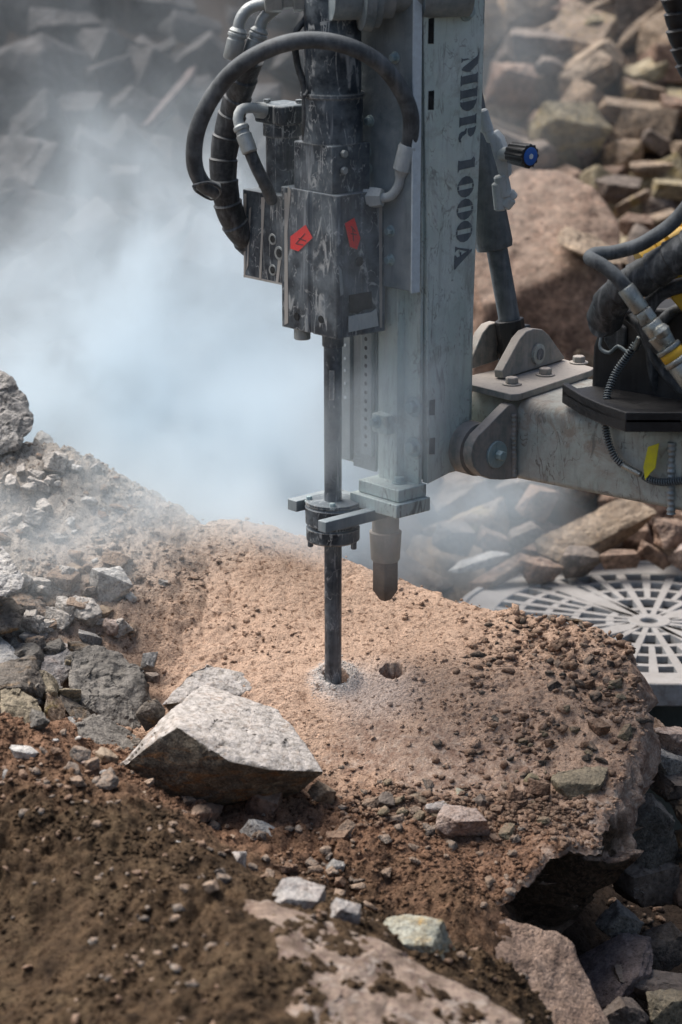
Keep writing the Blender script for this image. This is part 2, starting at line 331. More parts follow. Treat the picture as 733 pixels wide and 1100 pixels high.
M['blue'] = plain_mat('blue_cap', (.01, .12, .48), .4)
M['white'] = plain_mat('white_paint', (.65, .72, .74), .5)
M['letter'] = metal_mat('stencil_paint', (.085, .105, .115), (.13, .15, .16), 0, .7, dusty=.25, dust=(.3, .32, .32))
M['ink'] = plain_mat('ink', (.10, .008, .01), .6)
M['hole'] = plain_mat('dark_hole', (.006, .006, .006), .95)
M['grate'] = metal_mat('grate_paint', (.34, .35, .36), (.50, .51, .52), .1, .6, dusty=.7, dust=(.27, .235, .205), scale=1.2)
M['drum'] = metal_mat('drum_paint', (.05, .065, .06), (.08, .10, .09), .1, .5, dusty=.3, dust=(.14, .15, .14), scale=.5)

def fg_mat():
    m, t = nt('foreground_granite'); g = G(t); p = wpos(g)
    n2 = g.noise(p, 22, 5, .6); n3 = g.noise(p, 110, 4, .65)
    rock = g.mix(g.ramp(n2, [(.35, 0.0), (.62, 1.0)]), (.13, .09, .065), (.33, .25, .195))
    rock = g.mix(g.ramp(g.noise(p, 9, 5, .7, .8), [(.52, 0.0), (.62, .8)]), rock, (.42, .36, .31))
    rock = g.mix(g.ramp(n3, [(.32, .9), (.5, 0.0)]), rock, (.14, .09, .08))
    s = g.n('ShaderNodeSeparateXYZ'); g.link(p, s.inputs[0])
    k = g.math('ADD', s.outputs[0], g.math('MULTIPLY', g.math('SUBTRACT', g.noise(p, 14, 5, .7), .5), .20))
    k = g.math('ADD', k, g.math('MULTIPLY', s.outputs[1], .25))
    mr = g.n('ShaderNodeMapRange'); g.set(mr.inputs[0], k); mr.inputs[1].default_value = -.34; mr.inputs[2].default_value = -.47
    dark = g.mix(g.ramp(n2, [(.3, 0.0), (.7, 1.0)]), (.085, .050, .030), (.20, .118, .070))
    col = g.mix(mr.outputs[0], rock, dark)
    g.bsdf(col, .9, 0, g.bump(g.math('ADD', n2, n3), .01, .6), .3); return m
M['fg_rock'] = fg_mat()
for k_, a_, b_, c_ in (('soiled_brown', (.16, .090, .058), (.27, .16, .10), (.09, .054, .036)), ('soiled_grey', (.19, .165, .14), (.31, .27, .23), (.12, .10, .085)), ('soiled_tan', (.26, .19, .14), (.38, .29, .22), (.17, .12, .085)), ('soiled_dark', (.075, .062, .052), (.14, .12, .10), (.045, .04, .035)), ('soiled_olive', (.17, .145, .09), (.27, .235, .16), (.10, .085, .055))):
    M[k_] = rock_mat(k_ + '_stone', a_, b_, c_, spk=.5, dusty=.75, dust=(.34, .235, .165), scale=1.6)
M['slab2'] = rock_mat('pink_granite', (.20, .13, .095), (.34, .245, .19), (.12, .08, .06), spk=.5, dusty=.3, dust=(.36, .25, .18))

# ------------------------------------------------------------------ object helpers
def link(name, me, mat=None, parent=None, loc=(0, 0, 0), smooth=True, **props):
    o = bpy.data.objects.new(name, me); COL.objects.link(o); o.location = loc
    if mat is not None:
        for mm in (mat if isinstance(mat, list) else [mat]): me.materials.append(mm)
    if smooth and len(me.polygons): me.polygons.foreach_set('use_smooth', [True] * len(me.polygons))
    if parent is not None: o.parent = parent
    for k, v in props.items(): o[k] = v
    return o
def tag(o, label, cat, group=None, kind=None):
    if label: o['label'] = label
    if cat: o['category'] = cat
    if group: o['group'] = group
    if kind: o['kind'] = kind
    return o
def fast_mesh(name, verts, faces_flat, nside):
    """faces_flat: (n, nside) int array"""
    me = bpy.data.meshes.new(name); verts = np.asarray(verts, np.float32); f = np.asarray(faces_flat, np.int32)
    me.vertices.add(len(verts)); me.vertices.foreach_set('co', verts.ravel())
    me.loops.add(f.size); me.loops.foreach_set('vertex_index', f.ravel())
    me.polygons.add(len(f)); me.polygons.foreach_set('loop_start', np.arange(0, f.size, nside, dtype=np.int32))
    me.polygons.foreach_set('loop_total', np.full(len(f), nside, np.int32))
    me.update(); me.validate(); return me
class MB:
    def __init__(self): self.v = []; self.f = []
    def add(self, vs, fs):
        n = len(self.v); self.v += [tuple(q) for q in vs]; self.f += [tuple(n + i for i in f) for f in fs]; return self
    def prism(self, poly, ext):
        poly = [Vector(q) for q in poly]; n = len(poly); ext = Vector(ext)
        vs = poly + [q + ext for q in poly]
        fs = [tuple(range(n)), tuple(range(2 * n - 1, n - 1, -1))] + [(i, i + n, (i + 1) % n + n, (i + 1) % n) for i in range(n)]
        return self.add(vs, fs)
    def box(self, o, a, b, c):
        o, a, b, c = map(Vector, (o, a, b, c)); return self.prism([o, o + a, o + a + b, o + b], c)
    def rbox(self, u0, u1, v0, v1, z0, z1):
        return self.prism([R(u0, v0, z0), R(u1, v0, z0), R(u1, v1, z0), R(u0, v1, z0)], (0, 0, z1 - z0))
    def lathe(self, p0, ax, prof, seg=32, caps=True, sides=None):
        """prof: list of (distance along axis, radius)"""
        p0, ax = Vector(p0), Vector(ax).normalized(); e1 = ax.orthogonal().normalized(); e2 = ax.cross(e1); n0 = len(self.v); seg = sides or seg
        for d, r in prof:
            for k in range(seg):
                a = 2 * math.pi * k / seg; self.v.append(tuple(p0 + ax * d + (e1 * math.cos(a) + e2 * math.sin(a)) * r))
        for i in range(len(prof) - 1):
            for k in range(seg):
                a, b = n0 + i * seg + k, n0 + i * seg + (k + 1) % seg; self.f.append((a, b, b + seg, a + seg))
        if caps:
            self.f.append(tuple(n0 + k for k in reversed(range(seg)))); n1 = n0 + (len(prof) - 1) * seg; self.f.append(tuple(n1 + k for k in range(seg)))
        return self
    def cyl(self, p0, p1, r, r1=None, seg=32, bev=.0015):
        p0, p1 = Vector(p0), Vector(p1); L = (p1 - p0).length; r1 = r if r1 is None else r1
        return self.lathe(p0, p1 - p0, [(0, r - bev), (bev, r), (L - bev, r1), (L, r1 - bev)], seg)
    def tube(self, pts, r, seg=16, step=.006, rfun=None, caps=True):
        P = spline(pts, step); n0 = len(self.v); T = []
        for i in range(len(P)): T.append((P[min(i + 1, len(P) - 1)] - P[max(i - 1, 0)]).normalized())
        e = T[0].orthogonal().normalized(); s = 0
        for i, q in enumerate(P):
            if i: s += (q - P[i - 1]).length
            e = (e - T[i] * e.dot(T[i])).normalized(); e2 = T[i].cross(e); rr = rfun(s) if rfun else r
            for k in range(seg):
                a = 2 * math.pi * k / seg; self.v.append(tuple(q + (e * math.cos(a) + e2 * math.sin(a)) * rr))
        for i in range(len(P) - 1):
            for k in range(seg):
                a, b = n0 + i * seg + k, n0 + i * seg + (k + 1) % seg; self.f.append((a, b, b + seg, a + seg))
        if caps:
            self.f.append(tuple(n0 + k for k in reversed(range(seg)))); n1 = n0 + (len(P) - 1) * seg; self.f.append(tuple(n1 + k for k in range(seg)))
        return self
    def bolt(self, p, n, r, h, washer=True):
        p, n = Vector(p), Vector(n).normalized()
        if washer: self.lathe(p, n, [(0, r * 1.45), (r * .18, r * 1.5), (r * .22, r * 1.42)], 24)
        self.lathe(p + n * r * .2, n, [(0, r), (h * .85, r), (h, r * .86)], sides=6); return self
    def build(self, name, mat, parent=None, bevel=0, smooth=True, **props):
        me = bpy.data.meshes.new(name); me.from_pydata(self.v, [], self.f)
        bm = bmesh.new(); bm.from_mesh(me); bmesh.ops.recalc_face_normals(bm, faces=bm.faces); bm.to_mesh(me); bm.free()
        o = link(name, me, mat, parent, smooth=False, **props)
        if bevel:
            md = o.modifiers.new('bevel', 'BEVEL'); md.width = bevel; md.segments = 2; md.limit_method = 'ANGLE'; md.angle_limit = math.radians(38)
        if smooth: auto_smooth(me, 38)
        return o
def auto_smooth(me, ang):
    me.polygons.foreach_set('use_smooth', [True] * len(me.polygons))
    bm = bmesh.new(); bm.from_mesh(me); a = math.radians(ang)
    for e in bm.edges:
        e.smooth = len(e.link_faces) == 2 and e.calc_face_angle(0) < a
    bm.to_mesh(me); bm.free()
def spline(pts, step):
    P = [Vector(q) for q in pts]
    if len(P) == 2: P = [P[0], P[0].lerp(P[1], .5), P[1]]
    Q = [P[0] * 2 - P[1]] + P + [P[-1] * 2 - P[-2]]; out = []
    for i in range(1, len(Q) - 2):
        a, b, c, d = Q[i - 1:i + 3]; n = max(2, int((c - b).length / step))
        for k in range(n):
            t = k / n; out.append(.5 * ((2 * b) + (c - a) * t + (2 * a - 5 * b + 4 * c - d) * t * t + (3 * b - a - 3 * c + d) * t ** 3))
    out.append(P[-1]); return out

# ------------------------------------------------------------------ ground: one sheet out to the horizon
def trip(L): return [tuple(at(a, b, Y)) if len(q) == 3 else tuple(at(a, b, Y) + Vector((0, 0, q[3]))) for q in L for a, b, Y in [q[:3]]]
GP = trip([(0, 490, .60), (40, 487, .56), (75, 492, .54), (100, 505, .53), (130, 517, .51), (165, 533, .50, -.005), (200, 548, .47, -.02),
    (0, 560, .35), (60, 560, .36), (130, 580, .36, .005), (0, 640, .15), (80, 640, .18), (135, 650, .18, .005),
    (0, 720, -.10, -.03), (60, 730, -.08, -.03), (130, 740, -.02, -.02),
    (0, 790, -.42), (50, 805, -.46), (100, 830, -.50), (150, 870, -.62), (190, 905, -.72), (240, 950, -.85), (300, 975, -.92, -.01),
    (400, 1012, -1.0, -.02), (500, 1060, -1.08, -.03), (560, 1092, -1.12, -.03), (640, 1150, -1.2, -.05),
    (170, 800, -.24, -.02), (200, 880, -.40), (260, 905, -.44), (330, 885, -.37, .01), (330, 950, -.58), (400, 950, -.56), (450, 925, -.49),
    (500, 960, -.57), (400, 985, -.66), (500, 1020, -.72), (450, 1000, -.68), (560, 1060, -.80, -.01), (590, 1090, -.84, -.02), (540, 985, -.61),
    (0, 1100, -1.1), (100, 1100, -1.2), (300, 1100, -1.35, -.03), (300, 1030, -1.15), (150, 980, -.95), (0, 900, -.72), (0, 1000, -.9),
    (400, 1100, -1.3, -.05), (500, 1110, -1.25, -.05), (-150, 490, .6), (-150, 700, 0), (-150, 850, -.5),
    (250, 620, .30, -.03), (300, 700, .09, -.05), (300, 800, -.17, -.05), (400, 860, -.31, -.04), (480, 880, -.37, -.05), (520, 925, -.47, -.04), (220, 700, .1, -.03)])
GP += [(-.9, 1.0, .10), (-.5, .75, .12), (-.2, .75, -.05), (-.6, 1.2, -.12), (0, 1.2, -.2), (.1, .75, -.3), (.3, .6, -.45), (.9, .9, -.6), (.4, .3, -.5),
    (.3, 0, -.3), (.35, -.35, -.42), (.5, -.5, -.72), (.5, -.9, -.75), (.5, -.25, -.68), (.7, -.2, -.66), (.9, -.5, -.68), (1.2, 0, -.62), (.8, .4, -.6),
    (1.3, -1.2, -.7), (.75, -1.5, -.62), (.48, -1.3, -.45), (1.0, -1.0, -.72), (1.5, .8, -.5), (.6, 1.3, -.42), (1.4, 1.3, -.3),
    (-.8, -2, -.3), (0, -2, -.35), (.8, -2, -.5), (-1, -3, -.6), (0, -3, -.6), (1, -3, -.7), (0, 1.4, -.2), (-1.2, 1.4, -.1)]
GR = RBF(GP)
BY = [1.0, 1.3, 2.2, 3.2, 4.2, 8, 30, 120, 200]; BZ = [-.35, -.22, .02, .38, .86, 3.0, 8, 14, 15]
def ground_base(x, y):
    n = GR(np.clip(x, -1.5, 1.6), np.clip(y, -3.2, 1.45)); b = np.interp(y, BY, BZ)
    far = np.maximum(0, np.abs(x) - 1.6)
    w = np.maximum(sstep(1.0, 1.5, y), sstep(1.0, 3.0, far))
    return n * (1 - w) + np.where(y > 1.0, b, -.75) * w
def ground_h(x, y):
    z = ground_base(x, y); z0 = np.zeros_like(x)
    near = (1 - sstep(.9, 1.4, y)) * (1 - sstep(1.2, 1.8, np.abs(x)))
    w = near * (.55 + .75 * sstep(-.2, -.5, y) + .6 * sstep(-.2, -.45, x) * sstep(-.1, .2, y))
    w = w * (1 - .15 * sstep(-.75, -1.0, y))
    w2 = w * (.5 + .8 * np.clip(.5 + fbm(x, y, z0, 4, 2, 77), 0, 1))
    z = z + w * (.020 * fbm(x, y, z0, 7, 3, 1)) + w2 * (.018 * clods(x, y, 24, 3) + .013 * clods(x, y, 60, 5) + .0055 * clods(x, y, 130, 7) + .003 * fbm(x, y, z0, 260, 2, 9))
    z = z + (1 - near) * .12 * fbm(x, y, z0, 2.2, 3, 21) * sstep(300, 20, y)
    return z
def axis(lo, hi, st, outer):
    a = list(np.arange(lo, hi + 1e-6, st)); L = [lo]; s = st
    while L[-1] > -outer: s *= 1.25; L.append(L[-1] - s)
    H = [hi]; s = st
    while H[-1] < outer: s *= 1.25; H.append(H[-1] + s)
    return np.array(L[:0:-1] + a + H[1:])
gx, gy = axis(-.80, .62, .0040, 180), axis(-1.62, .72, .0045, 180)
X, Y = np.meshgrid(gx, gy); Z = ground_h(X.ravel(), Y.ravel())
nx, ny = len(gx), len(gy); I = np.arange(nx * ny).reshape(ny, nx)
F = np.stack([I[:-1, :-1], I[:-1, 1:], I[1:, 1:], I[1:, :-1]], -1).reshape(-1, 4)
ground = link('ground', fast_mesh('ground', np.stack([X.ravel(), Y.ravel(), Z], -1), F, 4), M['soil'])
tag(ground, 'loose brown and dusty tan soil of the quarry floor', None, kind='structure')

# ------------------------------------------------------------------ the boulder being drilled
OUT = [(150, 562, .36, -.03), (200, 552, .46, -.012), (250, 559, .46), (300, 566, .43), (350, 585, .40), (390, 606, .375), (430, 625, .35), (475, 640, .32),
    (520, 650, .29), (560, 658, .27), (600, 664, .25), (640, 675, .20), (664, 690, .15), (680, 708, .10), (690, 735, .02), (694, 765, -.05), (691, 795, -.12),
    (678, 815, -.165), (672, 850, -.24), (660, 880, -.31), (646, 900, -.37), (640, 918, -.40), (612, 914, -.42), (577, 938, -.49), (545, 966, -.55),
    (500, 955, -.53, -.01), (440, 925, -.46, -.03), (370, 905, -.42, -.04), (280, 880, -.36, -.04), (200, 840, -.26, -.04), (150, 790, -.13, -.04), (120, 720, .05, -.04), (110, 640, .20, -.04)]
INN = [(358, 728, 0), (422, 720, .03), (300, 640, .26), (250, 620, .30), (300, 700, .09), (250, 700, .10), (500, 700, .12), (580, 700, .14), (500, 760, -.06),
    (600, 760, -.06), (400, 800, -.16), (500, 830, -.22), (600, 830, -.20), (600, 880, -.33), (520, 900, -.39), (450, 870, -.32), (200, 620, .30), (160, 640, .24), (640, 740, 0),
    (340, 800, -.16), (250, 760, -.06)]
SR = RBF(trip(OUT + INN), .06)
HOLES = [(at(361, 724, .008), .0245), (at(422, 721, .02), .024)]
def slab_h(x, y, fine=True):
    z = SR(x, y); z0 = np.zeros_like(x)
    rough = .35 + .5 * sstep(.12, .38, x - .3 * y) + .5 * sstep(-.15, -.35, y)
    left = sstep(-.0, -.35, x)
    rough = rough + left * .7
    smooth = 1
    for (q, r) in ((at(400, 742, -.03), .20), (at(470, 825, -.21), .13)):
        d = np.hypot(x - q.x, y - q.y); smooth = smooth * (.25 + .75 * sstep(r * .5, r, d))
    z = z + .012 * fbm(x, y, z0, 6, 3, 31) + rough * smooth * (.009 * clods(x, y, 30, 33) + .0045 * clods(x, y, 75, 35) + .0025 * clods(x, y, 160, 37)) + .0012 * fbm(x, y, z0, 240, 2, 39)
    for k, (q, r) in enumerate(HOLES):
        d = np.hypot(x - q.x, (y - q.y)) * (1 + .12 * vnoise(np.arctan2(y - q.y, x - q.x) * 2, z0, z0, 50 + k))
        z = z + .008 * np.exp(-((d - r * 1.45) / (r * .5)) ** 2) * (1 if k == 0 else .35)
        z = z - .16 * (1 - sstep(r * .78, r, d))
    return z
ctr = at(400, 770, -.08); O3 = [Vector(q) for q in trip(OUT)]
B = spline(O3 + [O3[0]], .004)[:-1]; nb = len(B); bx = np.array([q.x for q in B]); by = np.array([q.y for q in B])
aa = np.arange(nb); wob = .008 * fbm(bx, by, bx * 0, 14, 4, 61) + .016 * facets(bx, by, bx * 0, 16, 62)
rx, ry = bx - ctr.x, by - ctr.y; rl = np.hypot(rx, ry); bx, by = bx + rx / rl * wob, by + ry / rl * wob
NR = 190; T = np.linspace(0, 1, NR + 1)[1:] ** .8
sx = (ctr.x + T[:, None] * (bx - ctr.x)).ravel(); sy = (ctr.y + T[:, None] * (by - ctr.y)).ravel(); sz = slab_h(sx, sy)
sz = sz - .012 * np.repeat(sstep(.97, 1.0, T) ** 2, nb)
V_ = [np.stack([sx, sy, sz], -1)]
ex, ey, ez = bx, by, sz[-nb:]
# flanks: the right side falls away steeply, the front undercuts into a dark hollow
right = sstep(.25, .45, bx) * sstep(-.40, -.30, by); frontr = sstep(-.30, -.41, by) * sstep(.22, .34, bx)
ux, uy = rx / rl, ry / rl; nlev = 60
for k in range(1, nlev + 1):
    q = k / nlev; dz = -.62 * q
    out = right * (.022 * np.sin(min(1, q * 6) * math.pi / 2) - .45 * max(0, q - .12)) + frontr * (-.55 * min(1, q * 2.2) ** .75) + (1 - np.maximum(right, frontr)) * (-.05 * q)
    x_ = ex + ux * out; y_ = ey + uy * out; z_ = ez + dz
    nn = .018 * min(1, q * 8) * fbm(x_, y_, z_, 9, 5, 71, .6) + min(1, .25 + q * 8) * (.050 * facets(x_, y_, z_, 7, 73) + .024 * facets(x_, y_, z_, 18, 74)) + .006 * min(1, q * 8) * fbm(x_, y_, z_ * .5, 40, 3, 75)
    V_.append(np.stack([x_ + ux * nn, y_ + uy * nn, z_ + nn * .4], -1))
VV = np.concatenate(V_ + [np.array([[ctr.x, ctr.y, float(slab_h(np.array([ctr.x]), np.array([ctr.y]))[0])]])])
rows = NR + nlev; J = np.arange(rows * nb).reshape(rows, nb); J2 = np.roll(J, -1, 1)
F = np.stack([J[:-1], J[1:], J2[1:], J2[:-1]], -1).reshape(-1, 4)
C = len(VV) - 1; tri = np.stack([J[0], J2[0], np.full(nb, C), np.full(nb, C)], -1)
me = bpy.data.meshes.new('drilled_boulder')
tri3 = [(int(b_), int(a_), C) for a_, b_ in zip(J2[0], J[0])]
me.from_pydata([tuple(q) for q in VV.tolist()], [], F.tolist() + tri3)
bm = bmesh.new(); bm.from_mesh(me); bmesh.ops.recalc_face_normals(bm, faces=bm.faces); bm.to_mesh(me); bm.free()
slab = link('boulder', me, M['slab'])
tag(slab, 'huge flat-topped pink boulder coated in tan dust, with two drill holes in its top', 'boulder')

# ------------------------------------------------------------------ stones
def refine(bm, L):
    for _ in range(9):
        es = [e for e in bm.edges if e.calc_length() > L]
        if not es: break
        bmesh.ops.subdivide_edges(bm, edges=es, cuts=1, use_grid_fill=False)
        bmesh.ops.triangulate(bm, faces=[f for f in bm.faces if len(f.verts) > 3])
def stone_mesh(name, pts, res, amp=.03, seed=0, soft=2, strata=0.0):
    """convex block from corner points, edges worn, surface chipped; returned about its own centre"""
    bm = bmesh.new()
    for q in pts: bm.verts.new(q)
    r = bmesh.ops.convex_hull(bm, input=bm.verts)
    bmesh.ops.delete(bm, geom=list({g_ for g_ in r['geom_interior'] + r['geom_unused'] if isinstance(g_, bmesh.types.BMVert)}), context='VERTS')
    bmesh.ops.triangulate(bm, faces=bm.faces)
    co = np.array([v.co for v in bm.verts]); lo, hi = co.min(0), co.max(0); size = float(np.sort(hi - lo)[1:].mean()); c = (lo + hi) / 2
    refine(bm, size * res)
    for _ in range(soft): bmesh.ops.smooth_vert(bm, verts=bm.verts, factor=.5, use_axis_x=True, use_axis_y=True, use_axis_z=True)
    bm.normal_update(); P = np.array([v.co for v in bm.verts]) - c; N = np.array([v.normal for v in bm.verts])
    x, y, z = (P / size).T; o = seed * 7.31
    d = fbm(x + o, y, z, 2.6, 4, seed, .55) * 1.1 + .35 * fbm(x + o, y, z, 11, 3, seed + 5)
    rid = 1 - np.abs(fbm(x + o, y, z, 4.5, 3, seed + 9)) * 2.4; d = d - .5 * np.clip(rid - .75, 0, 1) * 2
    if strata: d = d + strata * (1 - 2 * np.abs(fbm(x * .5 + o, y * .5, z * 5 + x * 1.4, 2.2, 3, seed + 3)))
    d = d + .55 * facets(x + o, y, z, 3.0, seed + 21) + .16 * facets(x + o, y, z, 8, seed + 23)
    P = P + N * (d * amp * size)[:, None]
    for v, q in zip(bm.verts, P): v.co = q
    me = bpy.data.meshes.new(name); bm.to_mesh(me); bm.free(); auto_smooth(me, 33)
    return me, Vector(c)
def block_pts(rng, sx, sy, sz, n=14, chop=.35):
    """corner points of a rough split block"""
    P = []
    for i in range(8):
        s = [(1 if i >> k & 1 else -1) for k in range(3)]
        P.append(Vector([s[k] * (1 - rng.random() * chop * (1.3 if k < 2 else .7)) for k in range(3)]))
    for _ in range(n - 8):
        q = Vector((rng.uniform(-1, 1), rng.uniform(-1, 1), rng.uniform(-1, 1))).normalized(); P.append(Vector((q.x * 1.12, q.y * 1.12, q.z * .95)))
    return [Vector((q.x * sx / 2, q.y * sy / 2, q.z * sz / 2)) for q in P]
def fit_px(o, box, Y):
    """scale and shift a stone so it fills the place it has: box = px0, py0, px1, py1"""
    for _ in range(5):
        Mw = Matrix.LocRotScale(o.location, o.rotation_euler, o.scale)
        pr = [proj(Mw @ v.co)[:2] for v in list(o.data.vertices)[::3]]
        xs = [a for a, b in pr]; ys = [b for a, b in pr]
        w, h = max(xs) - min(xs), max(ys) - min(ys); kx, ky = (box[2] - box[0]) / w, (box[3] - box[1]) / h
        s_ = o.scale; o.scale = (s_[0] * kx, s_[1] * ky, s_[2] * ky)
        cx, cy = (max(xs) + min(xs)) / 2, (max(ys) + min(ys)) / 2; tgt = ((box[0] + box[2]) / 2, (box[1] + box[3]) / 2)
        lp = proj(o.location); o.location = at(lp[0] + tgt[0] - cx, lp[1] + tgt[1] - cy, Y)
def stone_box(name, box, Y, mat, label, dims=(1, .8, .6), rot=(0, 0, 0), seed=0, res=.05, amp=.035, group=None, cat='stone', n=18, chop=.6, strata=0):
    """a stone of roughly the given proportions (x, y, z) and turn (degrees), filling its box in the photo"""
    rng = random.Random(seed * 31 + 7)
    me, c = stone_mesh(name, block_pts(rng, *dims, n=n, chop=chop), res, amp * .8, seed, soft=1, strata=strata)
    o = link(name, me, mat, smooth=False); o.rotation_euler = [math.radians(a) for a in rot]
    w = (box[2] - box[0]) / FPX * (Y + 5); o.scale = (w, w, w); o.location = at((box[0] + box[2]) / 2, (box[1] + box[3]) / 2, Y)
    fit_px(o, box, Y); tag(o, label, cat, group); return o
def stone_pts(name, px, mat, label, extra=(), res=.03, amp=.03, seed=0, cat='rock', soft=1, strata=0, group=None):
    """a stone from corner points (px, py, Y), plus hidden corners below and behind (dx, dy, dz from the centre)"""
    P = [at(*q) for q in px]; c = sum(P, Vector()) / len(P)
    P += [c + Vector(e) for e in extra]
    me, cc = stone_mesh(name, P, res, amp, seed, soft, strata); o = link(name, me, mat, loc=cc, smooth=False)
    tag(o, label, cat, group); return o

# the big speckled stone in the middle of the left pile: dark split front face, dusty top
stone_pts('large_stone', [(125, 826, -.385), (190, 781, -.425), (186, 760, -.30), (218, 736, -.12), (264, 750, -.17), (299, 763, -.20), (325, 795, -.31), (348, 829, -.40), (291, 827, -.455), (247, 818, -.46),
    (329, 847, -.385), (253, 858, -.385), (214, 863, -.385), (157, 857, -.385)], M['hero_rock'],
    'big sharp-edged stone with a speckled dusty top and a dark rusty split front face', extra=[(-.10, .16, -.12), (.10, .14, -.12), (0, .08, -.16)], seed=3, amp=.022, res=.018, strata=.12, soft=1)
stone_pts('flat_stone', [(174, 757, -.12), (205, 722, -.02), (222, 713, .02), (262, 724, .02), (272, 738, -.02), (266, 746, -.04), (205, 738, -.06), (182, 762, -.11)], M['hero_rock'],
    'long flat slab of stone leaning behind the big speckled stone', extra=[(0, .02, -.09), (.08, .05, -.08)], seed=4, amp=.03)
stone_pts('large_stone', [(76, 700, -.02), (100, 690, .02), (128, 700, .02), (148, 716, 0), (160, 745, -.03), (165, 768, -.08), (148, 784, -.14), (122, 776, -.16), (98, 762, -.15), (74, 740, -.12)], M['charcoal_rock'],
    'big dark grey stone with crumbly dust patches, left of the speckled stone', extra=[(0, .14, -.12), (-.05, .05, -.15), (.06, .1, -.14)], seed=8, amp=.05, res=.025, strata=.3)
stone_pts('stone', [(82, 778, -.28), (105, 768, -.22), (150, 790, -.20), (152, 806, -.26), (132, 812, -.30), (96, 808, -.33), (84, 795, -.33)], M['charcoal_rock'],
    'flat grey-brown stone wedged between the big dark grey stone and the soil mound', extra=[(0, .06, -.08)], seed=9, amp=.04, res=.035)
stone_pts('stone', [(30, 693, .03), (62, 687, .05), (80, 694, .02), (76, 722, -.04), (63, 742, -.08), (47, 738, -.09), (44, 712, -.05)], M['slate_rock'],
    'light blue-grey block standing at the left shoulder of the big dark grey stone', extra=[(0, .08, -.1)], seed=10, amp=.035, res=.035)
stone_pts('stone', [(-40, 720, -.22), (0, 716, -.2), (38, 704, -.14), (50, 740, -.2), (46, 750, -.22), (20, 738, -.26), (-30, 742, -.3)], M['dark_rock'],
    'dark wedge of stone whose pointed black end face looks right, at the left edge', extra=[(0, .08, -.08)], seed=11, amp=.03, res=.035)
stone_pts('stone', [(0, 742, -.28), (14, 734, -.25), (40, 752, -.27), (50, 768, -.31), (38, 794, -.37), (18, 798, -.38), (2, 768, -.35)], M['olive_rock'],
    'brown and yellowish mottled block under the dark wedge at the left edge', extra=[(0, .08, -.08)], seed=12, amp=.05, res=.035)
stone_pts('stone', [(50, 740, -.2), (62, 745, -.18), (72, 762, -.2), (66, 785, -.26), (54, 780, -.27), (48, 762, -.26)], M['brown_rock'],
    'rusty brown upright shard right of the yellowish mottled block', extra=[(0, .06, -.06)], seed=13, amp=.04, res=.04)
stone_pts('stone', [(64, 742, -.14), (74, 748, -.13), (100, 768, -.16), (92, 778, -.2), (78, 772, -.2), (66, 756, -.18)], M['dark_rock'],
    'narrow dark shard under the left corner of the big dark grey stone', extra=[(0, .05, -.06)], seed=14, amp=.04, res=.04)
stone_pts('stone', [(66, 770, -.22), (80, 768, -.2), (90, 790, -.27), (86, 802, -.3), (70, 792, -.28)], M['grey_rock'],
    'small grey shard standing left of the flat grey-brown stone', extra=[(0, .05, -.06)], seed=15, amp=.04, res=.04)
stone_pts('stone', [(46, 778, -.3), (60, 776, -.28), (84, 800, -.33), (78, 808, -.36), (52, 794, -.35)], M['slate_rock'],
    'grey sloping shard above the pair of whitish stones on the mound', extra=[(0, .05, -.05)], seed=16, amp=.04, res=.04)
stone_pts('stone', [(-30, 772, -.38), (2, 772, -.37), (20, 794, -.41), (16, 802, -.43), (-20, 806, -.44)], M['dark_rock'],
    'dark wedge low at the left edge, below the yellowish mottled block', extra=[(0, .05, -.05)], seed=17, amp=.04, res=.04)
stone_pts('large_stone', [(-40, 560, .10), (0, 582, .06), (12, 604, .04), (27, 622, 0), (24, 632, -.02), (4, 640, -.03), (-40, 640, -.03)], M['pale_rock'],
    'chalky white stone jutting in from the left edge over a dark gap', extra=[(-.05, .1, -.04)], seed=18, amp=.04, res=.03)
stone_pts('stone', [(-40, 652, .06), (0, 640, .06), (14, 648, .04), (28, 654, .02), (20, 676, -.02), (-40, 690, -.06)], M['dark_rock'],
    'dark shaded stone under the chalky white stone', extra=[(0, .1, -.06)], seed=19, amp=.05, res=.04)
stone_pts('stone', [(-40, 675, .0), (0, 682, .0), (22, 703, -.04), (16, 712, -.08), (-40, 722, -.1)], M['pale_rock'],
    'dusty pale stone at the left edge resting on the dark wedge', extra=[(0, .08, -.06)], seed=20, amp=.04, res=.04)
stone_pts('large_stone', [(-30, 395, .62), (0, 400, .6), (14, 406, .58), (30, 428, .56), (38, 446, .54), (36, 462, .5), (18, 480, .47), (0, 488, .45), (-40, 488, .45)], M['grey_rock'],
    'tall rough grey rock at the left edge, top of the bank', extra=[(-.05, .18, -.05), (-.05, .15, .05)], seed=21, amp=.06, res=.03)
stone_pts('stone', [(36, 470, .66), (44, 462, .64), (57, 470, .64), (62, 484, .6), (50, 492, .57), (36, 488, .57)], M['pale_rock'],
    'pale dusty stone at the foot of the tall grey rock on the bank', extra=[(0, .08, -.05)], seed=22, amp=.04, res=.04)
